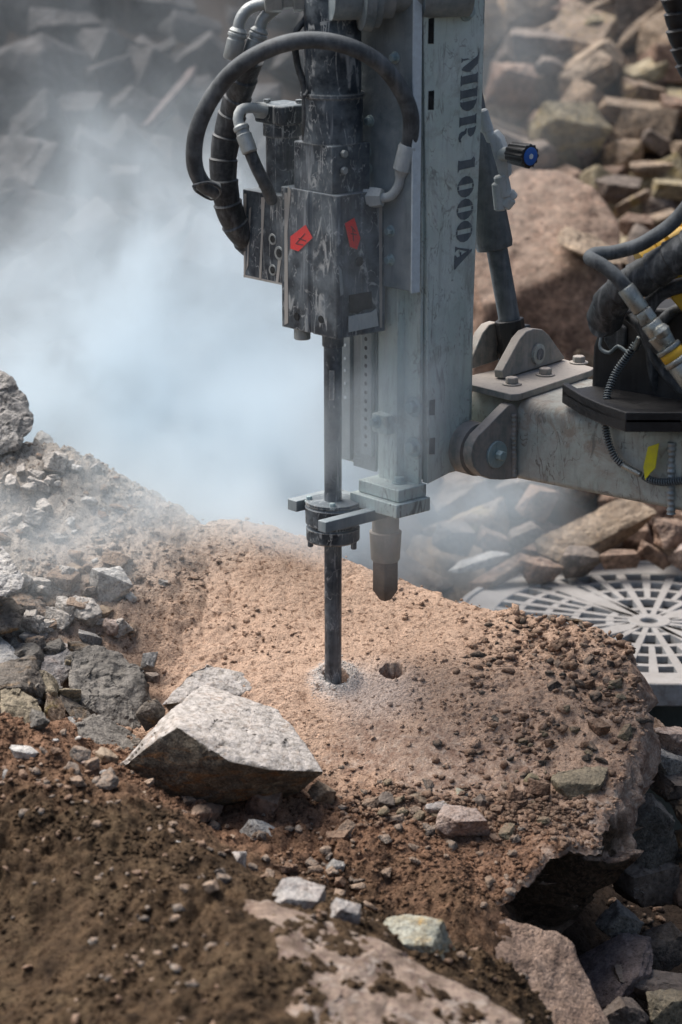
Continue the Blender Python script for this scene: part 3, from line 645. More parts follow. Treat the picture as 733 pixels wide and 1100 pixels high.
for k, (bx_, Y_, mt, ro, lb) in enumerate([
    ((94, 608, 143, 656), .20, 'pale_rock', (20, 12, 20), 'large flat pale stone half buried in dust, high on the left bank'),
    ((62, 604, 98, 640), .24, 'tan_rock', (20, 30, 40), 'dusty tilted slab left of the flat pale stone on the bank'),
    ((22, 606, 68, 634), .26, 'grey_rock', (10, 0, -10), 'broad dusty grey stone right of the chalky white stone'),
    ((-10, 556, 48, 596), .36, 'slate_rock', (0, 0, 10), 'blue-grey stone dim in the dust above the chalky white stone'),
    ((14, 552, 36, 572), .42, 'pale_rock', (0, 10, 20), 'small white stone on top of the dim blue-grey stone'),
    ((50, 574, 68, 602), .34, 'pale_rock', (0, 70, 20), 'upright bluish pale stone alone on the dusty bank'),
    ((60, 530, 90, 556), .46, 'pale_rock', (10, 10, 30), 'whitish stone in the rubble below the top of the bank'),
    ((64, 508, 82, 526), .52, 'pale_rock', (10, 10, 60), 'small whitish stone near the top of the bank'),
    ((30, 500, 52, 520), .52, 'grey_rock', (10, 10, 60), 'grey stone below the tall grey rock on the bank'),
    ((20, 676, 52, 694), .06, 'slate_rock', (10, 0, 20), 'low blue-grey stone in the shaded gap left of the pale tan rubble'),
    ((36, 662, 58, 680), .10, 'dark_rock', (20, 20, 50), 'dark angular stone standing in rubble on the left bank'),
    ((84, 676, 110, 694), .07, 'grey_rock', (20, 20, 50), 'small grey stone just behind the top of the big dark grey stone'),
    ((40, 640, 60, 660), .16, 'brown_rock', (30, 20, 10), 'brown stone in the rubble between chalky white and flat pale stones'),
    ((70, 640, 92, 662), .15, 'tan_rock', (30, 40, 10), 'tan angular stone below the dusty tilted slab'),
    ((96, 650, 122, 672), .14, 'tan_rock', (30, 10, 70), 'tan stone in the dust just below the large flat pale stone'),
    ((110, 664, 132, 684), .10, 'pink_rock', (30, 10, 20), 'pinkish dusty stone between the flat pale stone and the dark grey stone'),
    ((10, 648, 34, 668), .13, 'tan_rock', (0, 10, 20), 'tan dusty lump beside the dark shaded gap at the left edge'),
    ((150, 700, 170, 726), .06, 'grey_rock', (50, 10, 20), 'small upright grey stone right of the big dark grey stone'),
    ((156, 722, 172, 734), .0, 'dim_rock', (10, 10, 50), 'small dull stone lying in tan dust near the dark grey stone'),
    ((170, 622, 184, 634), .25, 'grey_rock', (10, 10, 50), 'lone grey stone on the smooth pale dust of the bank'),
    ((146, 750, 178, 786), -.20, 'dark_rock', (30, 50, 20), 'ragged dark stone filling the gap behind the speckled stone'),
    ((40, 792, 64, 806), -.44, 'pale_rock', (5, 10, 20), 'whitish flat stone on top of the soil mound, upper one of a pair'),
    ((10, 800, 42, 816), -.50, 'pale_rock', (5, 0, -10), 'whitish flat stone on the soil mound, lower one of a pair'),
    ((102, 802, 128, 822), -.42, 'tan_rock', (5, 20, 30), 'small tan triangular stone at the foot of the flat grey-brown stone'),
    ((80, 812, 104, 824), -.48, 'pink_rock', (5, 10, -20), 'flat pinkish chip on the upper edge of the soil mound'),
    ((28, 868, 52, 890), -.66, 'red_rock', (10, 20, 20), 'reddish brown stone on the dark soil mound'),
    ((0, 826, 18, 850), -.56, 'grey_rock', (10, 20, 20), 'small grey stone at the left edge of the soil mound'),
    ((166, 900, 204, 924), -.73, 'slate_rock', (14, 12, 20), 'thin bluish slab lying on the crest of the soil mound'),
    ((136, 850, 158, 868), -.56, 'tan_rock', (14, 12, 20), 'small tan stone on the crest of the soil mound below the speckled stone'),
    ((232, 914, 264, 950), -.66, 'slate_rock', (30, 45, 40), 'grey upright slab standing in soil at the back of the mound crest'),
    ((256, 880, 303, 918), -.46, 'pale_rock', (8, 32, 5), 'long pale stone lying alone in brown soil below the speckled stone'),
    ((262, 846, 304, 884), -.37, 'red_rock', (10, 10, 5), 'reddish soil-covered stone touching the right foot of the speckled stone'),
    ((282, 942, 350, 988), -.86, 'slate_rock', (12, 10, 5), 'mottled grey and white stone with an orange corner on the foreground crest'),
    ((346, 964, 388, 1004), -.92, 'slate_rock', (12, 30, 15), 'pale blue-grey slab leaning behind the foreground crest'),
    ((350, 922, 372, 946), -.56, 'grey_rock', (12, 30, 15), 'small grey stone in brown soil above the mottled grey and white stone'),
    ((374, 930, 392, 944), -.55, 'slate_rock', (12, 10, 45), 'small bluish stone beside the small grey one in brown soil'),
    ((404, 982, 491, 1046), -.86, 'green_rock', (16, 12, -12), 'yellow-stained grey-green stone behind the pink foreground boulder'),
    ((468, 864, 528, 898), -.37, 'pink_rock', (10, 5, 5), 'dusty pink stone sunk in the front lip of the drilled boulder'),
    ((519, 768, 551, 799), -.08, 'dark_rock', (20, 30, 15), 'dark angular stone standing alone on the smooth tan dust'),
    ((592, 823, 653, 868), -.22, 'olive_rock', (14, 4, 5), 'largest flat olive stone on the boulder, near its right rim'),
    ((558, 828, 592, 854), -.21, 'ochre_rock', (14, 20, 35), 'ochre stone with a sharp ridge left of the large flat olive stone'),
    ((560, 848, 586, 860), -.24, 'olive_rock', (10, 5, 5), 'thin flat stone tucked under the ochre stone'),
    ((612, 797, 638, 828), -.13, 'tan_rock', (24, 50, 15), 'triangular tan stone directly above the large flat olive stone'),
    ((650, 756, 668, 776), -.03, 'slate_rock', (14, 10, 35), 'dark blue-grey cube of stone at the right rim of the boulder'),
    ((600, 774, 624, 798), -.07, 'purple_rock', (14, 30, 35), 'purplish stone above the triangular tan stone'),
    ((576, 808, 600, 826), -.15, 'olive_rock', (14, 10, 35), 'small rounded olive stone left of the triangular tan stone'),
    ((626, 744, 650, 764), .02, 'dim_rock', (20, 30, 5), 'dusty dull stone amid the grit at the upper right of the boulder'),
    ((592, 760, 606, 774), -.02, 'olive_rock', (20, 30, 75), 'small olive stone left of the dusty dull one'),
    ((567, 700, 580, 718), .14, 'dark_rock', (30, 60, 5), 'small dark stone standing alone on the far part of the boulder'),
    ((628, 688, 652, 700), .18, 'dim_rock', (10, 10, 5), 'flat brown flake near the far right rim of the boulder'),
    ((604, 662, 628, 672), .24, 'dark_rock', (10, 10, 5), 'dark flake on the far rim of the boulder, against the grate'),
    ((434, 850, 462, 868), -.29, 'tan_rock', (10, 20, 5), 'small pink-grey stone at the left of the pebble cluster'),
    ((456, 860, 482, 874), -.33, 'slate_rock', (10, 0, 15), 'flat bluish pebble in the cluster above the pink stone'),
    ((402, 850, 424, 872), -.31, 'dim_rock', (30, 20, 5), 'upright brown pebble at the left end of the pebble cluster'),
    ((488, 846, 506, 860), -.27, 'green_rock', (10, 20, 5), 'grey-green pebble in the cluster below the bare pink patch'),
    ((548, 826, 562, 838), -.2, 'olive_rock', (10, 20, 5), 'little olive pebble left of the ochre stone'),
    ((508, 852, 530, 870), -.29, 'dim_rock', (20, 30, 45), 'brown pebble right of the grey-green one in the cluster'),
    ((330, 838, 362, 866), -.33, 'tan_rock', (20, 30, 45), 'brown stone at the right tip of the big speckled stone'),
    ((160, 872, 196, 896), -.50, 'dim_rock', (20, 30, 25), 'shaded brown stone beneath the front face of the speckled stone'),
    ((204, 862, 240, 884), -.42, 'red_rock', (20, 10, 65), 'reddish stone directly beneath the big speckled stone'),
]):
    dims = (1, .75, .5) if (bx_[2] - bx_[0]) > 1.25 * (bx_[3] - bx_[1]) else (1, .8, .85)
    o = stone_box('stone', bx_, Y_ - .01, M[mt], lb, dims, ro, seed=40 + k, res=.055 if bx_[2] - bx_[0] > 30 else .09, amp=.045)
# foreground boulder, pink granite, out of focus; soil covers its left
FBP = [(255, 962, -.96), (300, 974, -.97), (350, 987, -.99), (400, 1008, -1.01), (450, 1036, -1.05), (500, 1058, -1.09), (530, 1076, -1.12), (562, 1092, -1.15), (585, 1125, -1.2),
    (300, 1000, -1.08), (330, 1060, -1.22), (400, 1110, -1.3), (500, 1120, -1.26)]
stone_pts('boulder', FBP + [(300, 1160, -1.4), (420, 1220, -1.45), (560, 1230, -1.35), (620, 1200, -1.2)], M['fg_rock'], 'blurred pinkish boulder breaking out of the soil in the foreground', extra=[(0, .1, -.4), (-.2, .0, -.3), (.2, .1, -.35)], seed=31, amp=.030, res=.016, cat='boulder', soft=3)
stone_pts('boulder', [(470, 990, -.66), (545, 984, -.61), (588, 1000, -.60), (614, 1011, -.62), (618, 1040, -.66), (630, 1072, -.70), (656, 1100, -.74), (670, 1150, -.8), (480, 1080, -.82), (540, 1120, -.86), (620, 1180, -.9)], M['slab2'],
    'pinkish boulder half under soil, below the dark hollow of the drilled boulder', extra=[(0, .1, -.5), (-.1, -.1, -.5), (.15, .15, -.5)], seed=32, amp=.028, res=.02, cat='boulder', soft=2)

# stones down in the pit at the right
for k, (bx_, Y_, mt, ro, dm, lb) in enumerate([
    ((660, 846, 726, 966), -.02, 'charcoal_rock', (15, 75, 30), (1, .6, .45), 'long grey slab leaning against the right flank of the drilled boulder'),
    ((624, 998, 690, 1094), -.36, 'purple_rock', (30, 55, 20), (1, .6, .55), 'dark purple-grey stone standing upright in the pit below the hollow'),
    ((640, 966, 692, 1014), -.26, 'charcoal_rock', (10, 35, 30), (1, .7, .6), 'mottled grey stone above the upright purple-grey stone in the pit'),
    ((676, 990, 745, 1050), -.22, 'pit_rock', (10, -20, 10), (1, .8, .6), 'dark blocky stone in the pit right of the upright purple-grey one'),
    ((658, 1036, 760, 1082), -.38, 'dim_rock', (10, 12, 10), (1, .6, .45), 'dark stone with a rusty lit upper edge near the lower right corner'),
    ((694, 1062, 760, 1110), -.46, 'olive_rock', (10, 12, 40), (1, .7, .7), 'mossy pale-topped stone in the lower right corner'),
    ((640, 1070, 700, 1120), -.50, 'dim_rock', (20, 32, 70), (1, .7, .7), 'dull stone at the bottom beside the mossy pale-topped one'),
    ((655, 918, 730, 975), -.08, 'dim_rock', (10, 2, 40), (1, .7, .6), 'crumbly dark stone across the foot of the long grey slab'),
    ((716, 930, 765, 985), -.06, 'red_rock', (10, 42, 40), (1, .7, .6), 'reddish stone cut by the right edge beside the black gap'),
    ((690, 780, 750, 812), .12, 'pink_rock', (5, 8, 20), (1, .7, .4), 'flat pink stone below the drum under the grate'),
    ((688, 800, 742, 836), .08, 'grey_rock', (5, 20, 50), (1, .7, .5), 'whitish stone just under the flat pink one right of the boulder'),
    ((696, 826, 760, 862), .04, 'dim_rock', (15, 10, 20), (1, .7, .6), 'dull stone under the whitish one at the right edge'),
    ((720, 850, 770, 900), .0, 'tan_rock', (15, 40, 20), (1, .7, .6), 'tan stone at the right edge beside the long grey slab'),
    ((690, 770, 712, 800), .14, 'red_rock', (5, 40, 20), (1, .7, .7), 'small pink stone tucked between boulder flank and drum'),
    ((722, 890, 775, 935), -.03, 'dark_rock', (15, 10, 60), (1, .7, .6), 'dark stone at the right edge level with the boulder front lip'),
    ((640, 1010, 720, 1060), -.14, 'pit_rock', (15, 10, 60), (1, .7, .6), 'dark stone deep in the gap behind the upright purple-grey one')]):
    stone_box('pit_stone', bx_, Y_, M[mt], lb, dm, ro, seed=140 + k, res=.05, amp=.05, group='stones in the pit at the right')

# ---- the rubble slope behind: stones placed as in the photo, then filled in
def slope_y(py):
    lo, hi = 1.0, 9.0
    for _ in range(30):
        m_ = (lo + hi) / 2; q = at(600, py, m_)
        if q.z > np.interp(m_, BY, BZ) + .1: lo = m_
        else: hi = m_
    return lo
NBG = [
    ((568, 108, 658, 184), 'ochre_rock', (40, 12, 10), (1, .5, .85), 'pale ochre block with a light rim and flat face, high on the rubble slope'),
    ((545, 30, 618, 66), 'dim_rock', (10, 5, 20), (1, .6, .5), 'dark hump-backed stone partly in dust right of the mast'),
    ((574, 0, 660, 30), 'tan_rock', (20, -20, 20), (1, .6, .4), 'long tan stone at the top edge of the picture'),
    ((600, 54, 660, 112), 'tan_rock', (35, -30, 20), (1, .5, .8), 'upright tan stone above the pale ochre block'),
    ((626, 14, 660, 38), 'ochre_rock', (20, 10, 20), (1, .7, .7), 'small ochre stone between two long stones near the top'),
    ((662, -5, 726, 60), 'tan_rock', (45, -35, 10), (1, .4, .8), 'large tan sloping slab in the top right corner'),
    ((664, 52, 732, 96), 'ochre_rock', (20, -22, 10), (1, .6, .5), 'light ochre stone under the sloping slab in the top right corner'),
    ((640, 104, 712, 140), 'tan_rock', (20, 10, 10), (1, .6, .5), 'brown ridge-topped stone right of the pale ochre block'),
    ((708, 100, 765, 130), 'red_rock', (20, 10, 10), (1, .6, .5), 'brown stone at the right edge below the light ochre stone'),
    ((520, 66, 578, 118), 'red_rock', (20, 10, 10), (1, .6, .8), 'pinkish stone blurred by dust just right of the mast'),
    ((574, 60, 606, 82), 'dim_rock', (20, 10, 10), (1, .7, .7), 'small dark stone above the pale ochre block'),
    ((676, 172, 724, 190), 'tan_rock', (10, -5, 10), (1, .6, .35), 'thin tan stone lying level above the pale yellowish block'),
    ((700, 192, 760, 216), 'ochre_rock', (10, 5, 10), (1, .6, .5), 'pale yellowish block at the right edge'),
    ((644, 136, 690, 166), 'brown_rock', (10, 35, 10), (1, .6, .6), 'brown stone right of the pale ochre block corner'),
    ((688, 138, 722, 168), 'dim_rock', (10, 35, 10), (1, .6, .7), 'round dull stone below the brown ridge-topped stone'),
    ((720, 152, 765, 184), 'tan_rock', (10, 35, 10), (1, .6, .7), 'tan stone at the right edge above the yellowish block'),
    ((638, 186, 690, 224), 'dim_rock', (20, 15, 10), (1, .6, .6), 'dull flat stone behind the top of the huge reddish boulder'),
    ((660, 204, 700, 232), 'brown_rock', (20, -25, 10), (1, .6, .6), 'dark brown stone below the dull flat stone'),
    ((664, 228, 704, 262), 'red_rock', (20, 5, 10), (1, .6, .7), 'reddish lump above the black hose bend'),
    ((692, 224, 730, 250), 'tan_rock', (20, -15, 10), (1, .6, .6), 'tan stone between reddish lump and upper hose'),
    ((560, 150, 600, 190), 'dim_rock', (20, -15, 10), (1, .6, .8), 'shadowed stone below the left corner of the pale ochre block'),
    ((575, 532, 706, 606), 'tan_rock', (35, -18, 25), (1, .55, .4), 'large flat pointed slab lying below the steel arm'),
    ((553, 520, 602, 562), 'red_rock', (10, 20, 20), (1, .6, .8), 'pinkish stone blurred behind the left tip of the pointed slab'),
    ((482, 592, 548, 616), 'pale_rock', (15, -10, 25), (1, .5, .3), 'long pale flat stone in thin dust left of the grate'),
    ((502, 596, 572, 640), 'red_rock', (20, -25, 25), (1, .6, .5), 'wedge-shaped reddish stone behind the left rim of the grate'),
    ((556, 596, 606, 628), 'red_rock', (15, 15, 25), (1, .6, .5), 'pink stone between wedge stone and pointed slab'),
    ((510, 564, 548, 598), 'red_rock', (15, 25, 25), (1, .6, .7), 'dusty reddish stone under the pivot of the arm'),
    ((542, 560, 584, 590), 'dim_rock', (15, -15, 25), (1, .6, .6), 'blocky brown stone left of the pointed slab'),
    ((644, 590, 690, 612), 'red_rock', (15, 5, 25), (1, .6, .6), 'small red stone between pointed slab and grate rim'),
    ((684, 580, 724, 612), 'red_rock', (15, 35, 25), (1, .6, .6), 'red stone behind the grate under the right tip of the slab'),
    ((700, 556, 748, 590), 'red_rock', (15, 15, 65), (1, .6, .6), 'brown-red stone right of the tip of the pointed slab'),
    ((716, 582, 765, 614), 'pink_rock', (15, 5, 25), (1, .6, .6), 'pinkish stone at the right edge behind the grate'),
    ((464, 560, 512, 598), 'dim_rock', (15, 5, 25), (1, .6, .6), 'dim stone in the dust under the lower end of the mast'),
    ((600, 586, 650, 622), 'dim_rock', (15, 5, 25), (1, .6, .6), 'shaded stone beneath the large pointed slab'),
    ((120, 40, 190, 82), 'shade_rock', (15, -25, 25), (1, .6, .6), 'shade-painted stone showing faintly through the dust, upper left'),
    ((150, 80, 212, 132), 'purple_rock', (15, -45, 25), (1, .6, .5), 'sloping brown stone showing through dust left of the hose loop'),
    ((30, 8, 110, 60), 'shade_rock', (15, 5, 25), (1, .6, .6), 'shade-painted stone behind the dust in the upper left corner'),
    ((170, 10, 240, 52), 'shade_rock', (15, 15, 25), (1, .6, .6), 'shade-painted stone behind the dust near the hose fittings')]
stone_pts('rubble_stone', [(492, 230, 2.3), (520, 190, 2.45), (560, 178, 2.5), (600, 180, 2.5), (640, 200, 2.45), (662, 232, 2.35), (668, 262, 2.25), (664, 310, 2.1), (655, 430, 2.0), (500, 430, 2.0), (560, 300, 2.08), (610, 290, 2.08), (520, 330, 2.02)], M['red_rock'],
    'huge smooth reddish boulder behind the hydraulic cylinder', extra=[(-.2, .5, 0), (.2, .5, 0), (0, .4, -.3)], seed=33, amp=.022, res=.03, group='stones of the rubble slope', cat='boulder')
stone_pts('rubble_stone', [(598, 252, 2.15), (608, 242, 2.2), (636, 252, 2.2), (674, 272, 2.1), (676, 283, 2.05), (655, 284, 2.0), (618, 270, 2.02), (600, 262, 2.05)], M['tan_rock'],
    'long tan stone lying on top of the huge reddish boulder', extra=[(0, .3, -.05), (.05, .25, -.1)], seed=34, amp=.03, group='stones of the rubble slope', cat='stone')
for k, (bx_, mt, ro, dm, lb) in enumerate(NBG):
    Yb = slope_y((bx_[1] + bx_[3]) / 2) - .05
    stone_box('rubble_stone', bx_, Yb, M[mt], lb, dm, ro, seed=200 + k, res=.045, amp=.045, group='stones of the rubble slope', chop=.5, n=16)
rng = random.Random(5); proto = []
for k in range(12):
    me_, c_ = stone_mesh('rubble_stone', block_pts(rng, 1, .75, .55 + .2 * rng.random(), n=12, chop=.4), .06, .032, 300 + k, soft=1); proto.append(me_)
FM = ['red_rock', 'tan_rock', 'dim_rock', 'red_rock', 'tan_rock', 'brown_rock', 'dim_rock', 'ochre_rock']; PM = {}
done = []; placed = 0; tries = 0
while placed < 300 and tries < 16000:
    tries += 1
    y = 1.15 + 4.6 * rng.random() ** .9; x = rng.uniform(-.35 * 0 - .245 * (y + 4.7) * .78, .245 * (y + 4.7) * .88); s = (.16 + .34 * rng.random() ** 1.6) * (.8 + .12 * y)
    if x > .3 and s > .24: s = .15 + .12 * rng.random()
    if any((x - a) ** 2 + (y - b) ** 2 < (.29 * (s + c)) ** 2 for a, b, c in done): continue
    px, py, _ = proj((x, y, float(np.interp(y, BY, BZ)) + .08))
    if not (-150 < px < 890 and -70 < py < 660): continue
    if y < 1.5 and (x - .6) ** 2 + (y - .85) ** 2 < .55 ** 2: continue
    if 505 < px < 665 and 190 < py < 420 and y < 2.5: continue
    done.append((x, y, s)); key = (rng.randrange(12), rng.choice(FM))
    if key not in PM: m2 = proto[key[0]].copy(); m2.materials.append(M[key[1]]); PM[key] = m2
    o = link('rubble_stone', PM[key], None, smooth=False); o.location = (x, y, float(ground_h(np.array([x]), np.array([y]))[0]) + s * .12)
    o.rotation_euler = (rng.uniform(-.7, .7), rng.uniform(-.7, .7), rng.uniform(0, 6.28)); o.scale = (s, s, s * rng.uniform(.7, 1.1)); placed += 1
    where = 'seen dimly through the dust cloud' if px < 360 else ('low on the rubble slope' if py > 430 else 'high on the rubble slope')
    if px < 380: key = (key[0], 'shade_rock')  # left-hand filler stones carry their shade in the colour
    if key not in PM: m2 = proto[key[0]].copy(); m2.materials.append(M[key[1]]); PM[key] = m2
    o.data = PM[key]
    kind = {'red_rock': 'reddish', 'tan_rock': 'tan', 'dim_rock': 'dull brown', 'brown_rock': 'dark brown', 'shade_rock': 'blackish', 'ochre_rock': 'ochre'}[key[1]]
    tag(o, f'blurred {kind} filler stone {where}, wedged among bigger ones', 'stone', 'stones of the rubble slope')
print('rubble', placed)

# ------------------------------------------------------------------ the drill rig
rig = bpy.data.objects.new('drill_rig', None); COL.objects.link(rig)
tag(rig, 'grey steel rock drill on a hydraulic arm, boring into the dusty boulder', 'drill rig')
um = UD.dot(V(459, 400, .14)); K = 1 / 561.0
def poly_v(L, v): return [V(a, b, v) for a, b in L]
def poly_u(L, u): return [U(a, b, u) for a, b in L]
def zr(py): return at(358, py, 0).z
def bolts(parent, L, n, r, h, mat='zinc', washer=True):
    for q in L: MB().bolt(q, n, r, h, washer).build('bolt', M[mat], parent, bevel=.0008)
# mast: side plate with the stencilled text, front face, rail strips
m = MB(); top = 2.35
pl = poly_v([(459, 300), (457, 150), (455, 0)], .14); c0 = pl[-1]; c1 = V(521.5, 0, .14)
side = [V(460, 520, .14), V(459, 300, .14), c0, R(UD.dot(c0), .14, top), R(UD.dot(c1) + .01, .14, top), c1, V(519, 90, .14), V(512, 250, .14), V(505.5, 425, .14), V(503, 498, .14)]
m.prism(side, -VD * .016)
mast = m.build('mast', M['mast'], rig, bevel=.0015)
zb = V(459, 520, .14).z
MB().rbox(um - .004, um + .135, -.105, .123, zb + .004, top).build('mast_body', M['mast'], mast, bevel=.002)
MB().rbox(um - .030, um - .004, VD.dot(U(411, 420, um - .02)), VD.dot(U(431, 420, um - .02)), zb, top).build('guide_rail', M['mast'], mast, bevel=.0015)
MB().rbox(um - .012, um - .004, VD.dot(U(434, 420, um)), VD.dot(U(456, 420, um)), zb, top).build('rail_strip', M['mast'], mast, bevel=.001)
MB().rbox(um - .010, um - .004, VD.dot(U(384, 420, um)), VD.dot(U(408, 420, um)), zb, top).build('dark_channel', M['mastdark'], mast, bevel=.001)
ps = MB(); v0, v1 = VD.dot(U(388, 420, um - .016)), VD.dot(U(400, 420, um - .016)); ps.rbox(um - .018, um - .0102, v0, v1, zb + .03, top)
strip = ps.build('perforated_strip', M['plate'], mast, bevel=.001)
hs = MB(); zz = zb + .05
while zz < zb + .34:
    c = R(um - .0178, (v0 + v1) / 2, zz); hs.lathe(c, -UD, [(0, .004), (.0006, .004)], 12); zz += .017
hs.build('strip_hole', M['hole'], mast)
MB().rbox(um - .014, um - .0042, VD.dot(U(366, 420, um)), VD.dot(U(382, 420, um)), zb + .01, top).build('rail_strip', M['plate'], mast, bevel=.001)
hs = MB()
for py in (371, 385, 398, 412, 427): hs.lathe(U(371, py, um - .0142), -UD, [(0, .0032), (.0012, .0028)], 12)
hs.build('rivet', M['white'], mast)
for (a, b) in ((20, 47), (98, 118), (430, 446), (471, 488)):
    q = 458.5 + (b < 200) * -1
    MB().prism(poly_v([(q + 3, a), (q + 9, a - 1), (q + 8.5, b), (q + 2.5, b)], .1402), VD * .0006).build('slot', M['hole'], mast)
bolts(mast, [U(445, 437, um - .013), U(445, 480, um - .013), U(444, 92, um - .013)], -UD, .013, .012)
MB().rbox(um - .050, um - .028, VD.dot(U(404, 455, um - .04)), VD.dot(U(420, 455, um - .04)), U(410, 464, um - .04).z, U(410, 444, um - .04).z).build('stop_block', M['mast'], mast, bevel=.0015)
bolts(mast, [U(405, 453, um - .051)], -UD, .0085, .012)
bolts(mast, [V(501, 12, .1405)], VD, .012, .012)
# stencilled lettering, baseline on the left, reading downwards
def glyph(L): return L
GL = []
def gl(*p): GL.append(list(p))
gl((60.5, 0), (65.5, 0), (63.8, .1), (63.6, .5), (62, .35), (61.8, .1)); gl((58, 1.02), (70, .98), (76.5, .55), (77.6, .62), (76.3, .28), (73.5, .02), (70.5, .12), (62, .93))
gl((79.5, 0), (80.6, .09), (80.6, .91), (78.8, 1), (90.6, 1), (89.6, .91), (89.6, .09), (91.2, 0))
gl((95, 0), (96, .09), (96, .91), (94.2, 1), (105.5, 1), (104.6, .91), (104.6, .09), (106, 0))
gl((107.8, 0), (112, .02), (116, .16), (118.8, .38), (119.3, .55), (117, .8), (112, .95), (107.2, 1), (108.6, .9), (108.6, .1))
gl((124, 0), (125, .09), (125, .91), (123.2, 1), (134.6, 1), (133.6, .91), (133.6, .09), (135.2, 0))
gl((136.5, 1), (141, .97), (145.6, .86), (147.6, .7), (145.5, .56), (141.5, .52), (138, .52), (138, .9)); gl((137.6, .46), (143, .42), (145.5, .2), (148, .1), (151.5, .14), (150.6, .02), (147, -.03), (142, .02), (140.2, .14), (140, .32), (137.4, .4))
gl((170.5, 0), (171.6, .12), (172.2, .78), (169.6, .93), (172, 1), (181.5, 1), (181, .9), (181, .1), (183.8, 0))
def zero(a, b):
    c = (a + b) / 2; h = (b - a) / 2
    left = [(c - 2.6, .02), (c - h * .55, .1), (c - h * .88, .28), (a, .5), (c - h * .88, .72), (c - h * .55, .9), (c - 2.6, .98)]
    gl(*left); gl(*[(2 * c - x_, y_) for x_, y_ in left])
    gl((c - 2.2, .9), (c + 2.2, .9), (c + 1.6, .99), (c - 1.6, .99)); gl((c - 2.2, .1), (c + 2.2, .1), (c + 1.6, .01), (c - 1.6, .01))
zero(189, 212.2); zero(213.2, 236.2); zero(237, 260.2)
gl((263, 0), (269, 0), (267.2, .09), (266.6, .18), (271.5, .78), (269, .86), (264.6, .16), (263.6, .08))
gl((269.2, 1.0), (271.5, 1.0), (285.5, .13), (287.5, .05), (287.5, -.03), (272.5, -.03), (272.5, .05), (275, .12), (274.5, .3), (270.2, .30), (270.2, .37), (274, .37), (272.2, .5), (270, .86)) 
lt = MB(); lt2 = MB()
for L in GL:
    pts = []
    for r_, h_ in L:
        xb = 496.2 - (r_ - 58) * .034; xt = 514.2 - (r_ - 58) * .0345; pts.append(V(xb + (xt - xb) * h_, r_ - (h_ - .5) * 4.0, .1403))
    (lt if L[0][0] < 160 else lt2).prism(pts, VD * .0006)
lt.build('lettering', M['letter'], mast, smooth=False); lt2.build('lettering', M['letter'], mast, smooth=False)
# carriage plate behind the head
cp = MB(); up = um - .045; za = U(420, 309, up).z
cp.rbox(up, up + .012, VD.dot(U(384, 200, up)), VD.dot(U(443, 200, up)), za, top - .3); plate = cp.build('carriage_plate', M['plate'], rig, bevel=.001)
MB().rbox(up - .002, up + .018, VD.dot(U(443, 200, up)), VD.dot(U(443, 200, up)) + .003, za - .002, top - .3).build('edge_strip', M['white'], plate)
bolts(plate, [U(425, 62, up), U(420, 248, up), U(420, 279, up), U(395, 163, up), U(396, 181, up), U(398, 130, up)], -UD, .0075, .010)
# drill head
zt, zbt = V(363, 211, .07).z, V(363, 365, .07).z
hd = MB().prism([R(u_, v_, zbt) for u_, v_ in [(-.046, .07), (-.05, .066), (-.05, .002), (-.046, -.002), (-.046, -.008), (-.05, -.012), (-.05, -.085), (.066, -.085), (.066, .07), (.010, .07), (.008, .067), (-.036, .067), (-.038, .07)]], (0, 0, zt - zbt))
head = hd.build('drill_head', M['head'], rig, bevel=.0012)
def strip(parent, pts, ext, mat='scrape', name='worn_edge'): return MB().prism(pts, ext).build(name, M[mat], parent)
strip(head, [U(306, 207, -.0502), U(309, 207, -.0502), U(310, 347, -.0502), U(306, 349, -.0502)], -UD * .0007)
strip(head, [U(310, 200, -.0502), U(313, 205, -.0502), U(308, 262, -.0502), U(306, 262, -.0502)], -UD * .0009)
strip(head, [V(407, 212, .0702), V(410.5, 212, .0702), V(410.5, 352, .0702), V(408, 352, .0702)], VD * .0007)
strip(head, [V(363.5, 285, .0702), V(367, 290, .0702), V(369, 316, .0702), V(366, 318, .0702)], VD * .0007, 'plate')
MB().prism([V(375, 317, .0702), V(399, 313, .0702), V(400, 331, .0702), V(390, 333, .0702), V(384, 337, .0702), V(375, 336, .0702)], VD * .0008).build('window', M['hole'], head)
MB().prism([V(374, 340, .0702), V(399, 335, .0702), V(404, 331, .0702), V(406, 350, .0702), V(374, 357, .0702)], VD * .0022).build('cover_plate', M['fittingpale'], head, bevel=.0006)
for q, n_, r_ in ((U(319, 340, -.0503), -UD, .0075), (U(345, 343, -.0503), -UD, .007)):
    MB().lathe(q, n_, [(0, r_), (.0008, r_)], 20).build('bore', M['hole'], head)
MB().lathe(V(386, 281, .0703), VD, [(0, .009), (.0008, .009)], 20).build('bore', M['hole'], head)
bolts(head, [V(372, 226, .0703) if False else R(-.03, .03, zt)], ZD, .009, .012, 'rod', False)
MB().cyl(U(316, 352, -.05) + UD * .02, U(316, 352, -.05) + UD * .02 - ZD * .024, .0155).build('bottom_bolt', M['fitting'], head)
def tagpoly(L, u=None, v=None, ink=()):
    n_ = -UD if u is not None else VD; f = (lambda a, b, e=0: U(a, b, u - e)) if u is not None else (lambda a, b, e=0: V(a, b, v + e))
    t_ = MB().prism([f(a, b) for a, b in L], n_ * .0008).build('warning_tag', M['red'], head)
    for a, b, c, d in ink:
        p, q = f(a, b, .001), f(c, d, .001); s_ = (q - p).cross(n_).normalized() * .0009
        MB().prism([p + s_, q + s_, q - s_, p - s_], n_ * .0005).build('tag_mark', M['ink'], t_)
tagpoly([(312.5, 254), (328.5, 241.5), (336, 255.5), (321, 270), (312.5, 267)], u=-.0512, ink=((318, 262, 328, 251), (321, 256, 329, 259), (319, 262, 326, 263)))
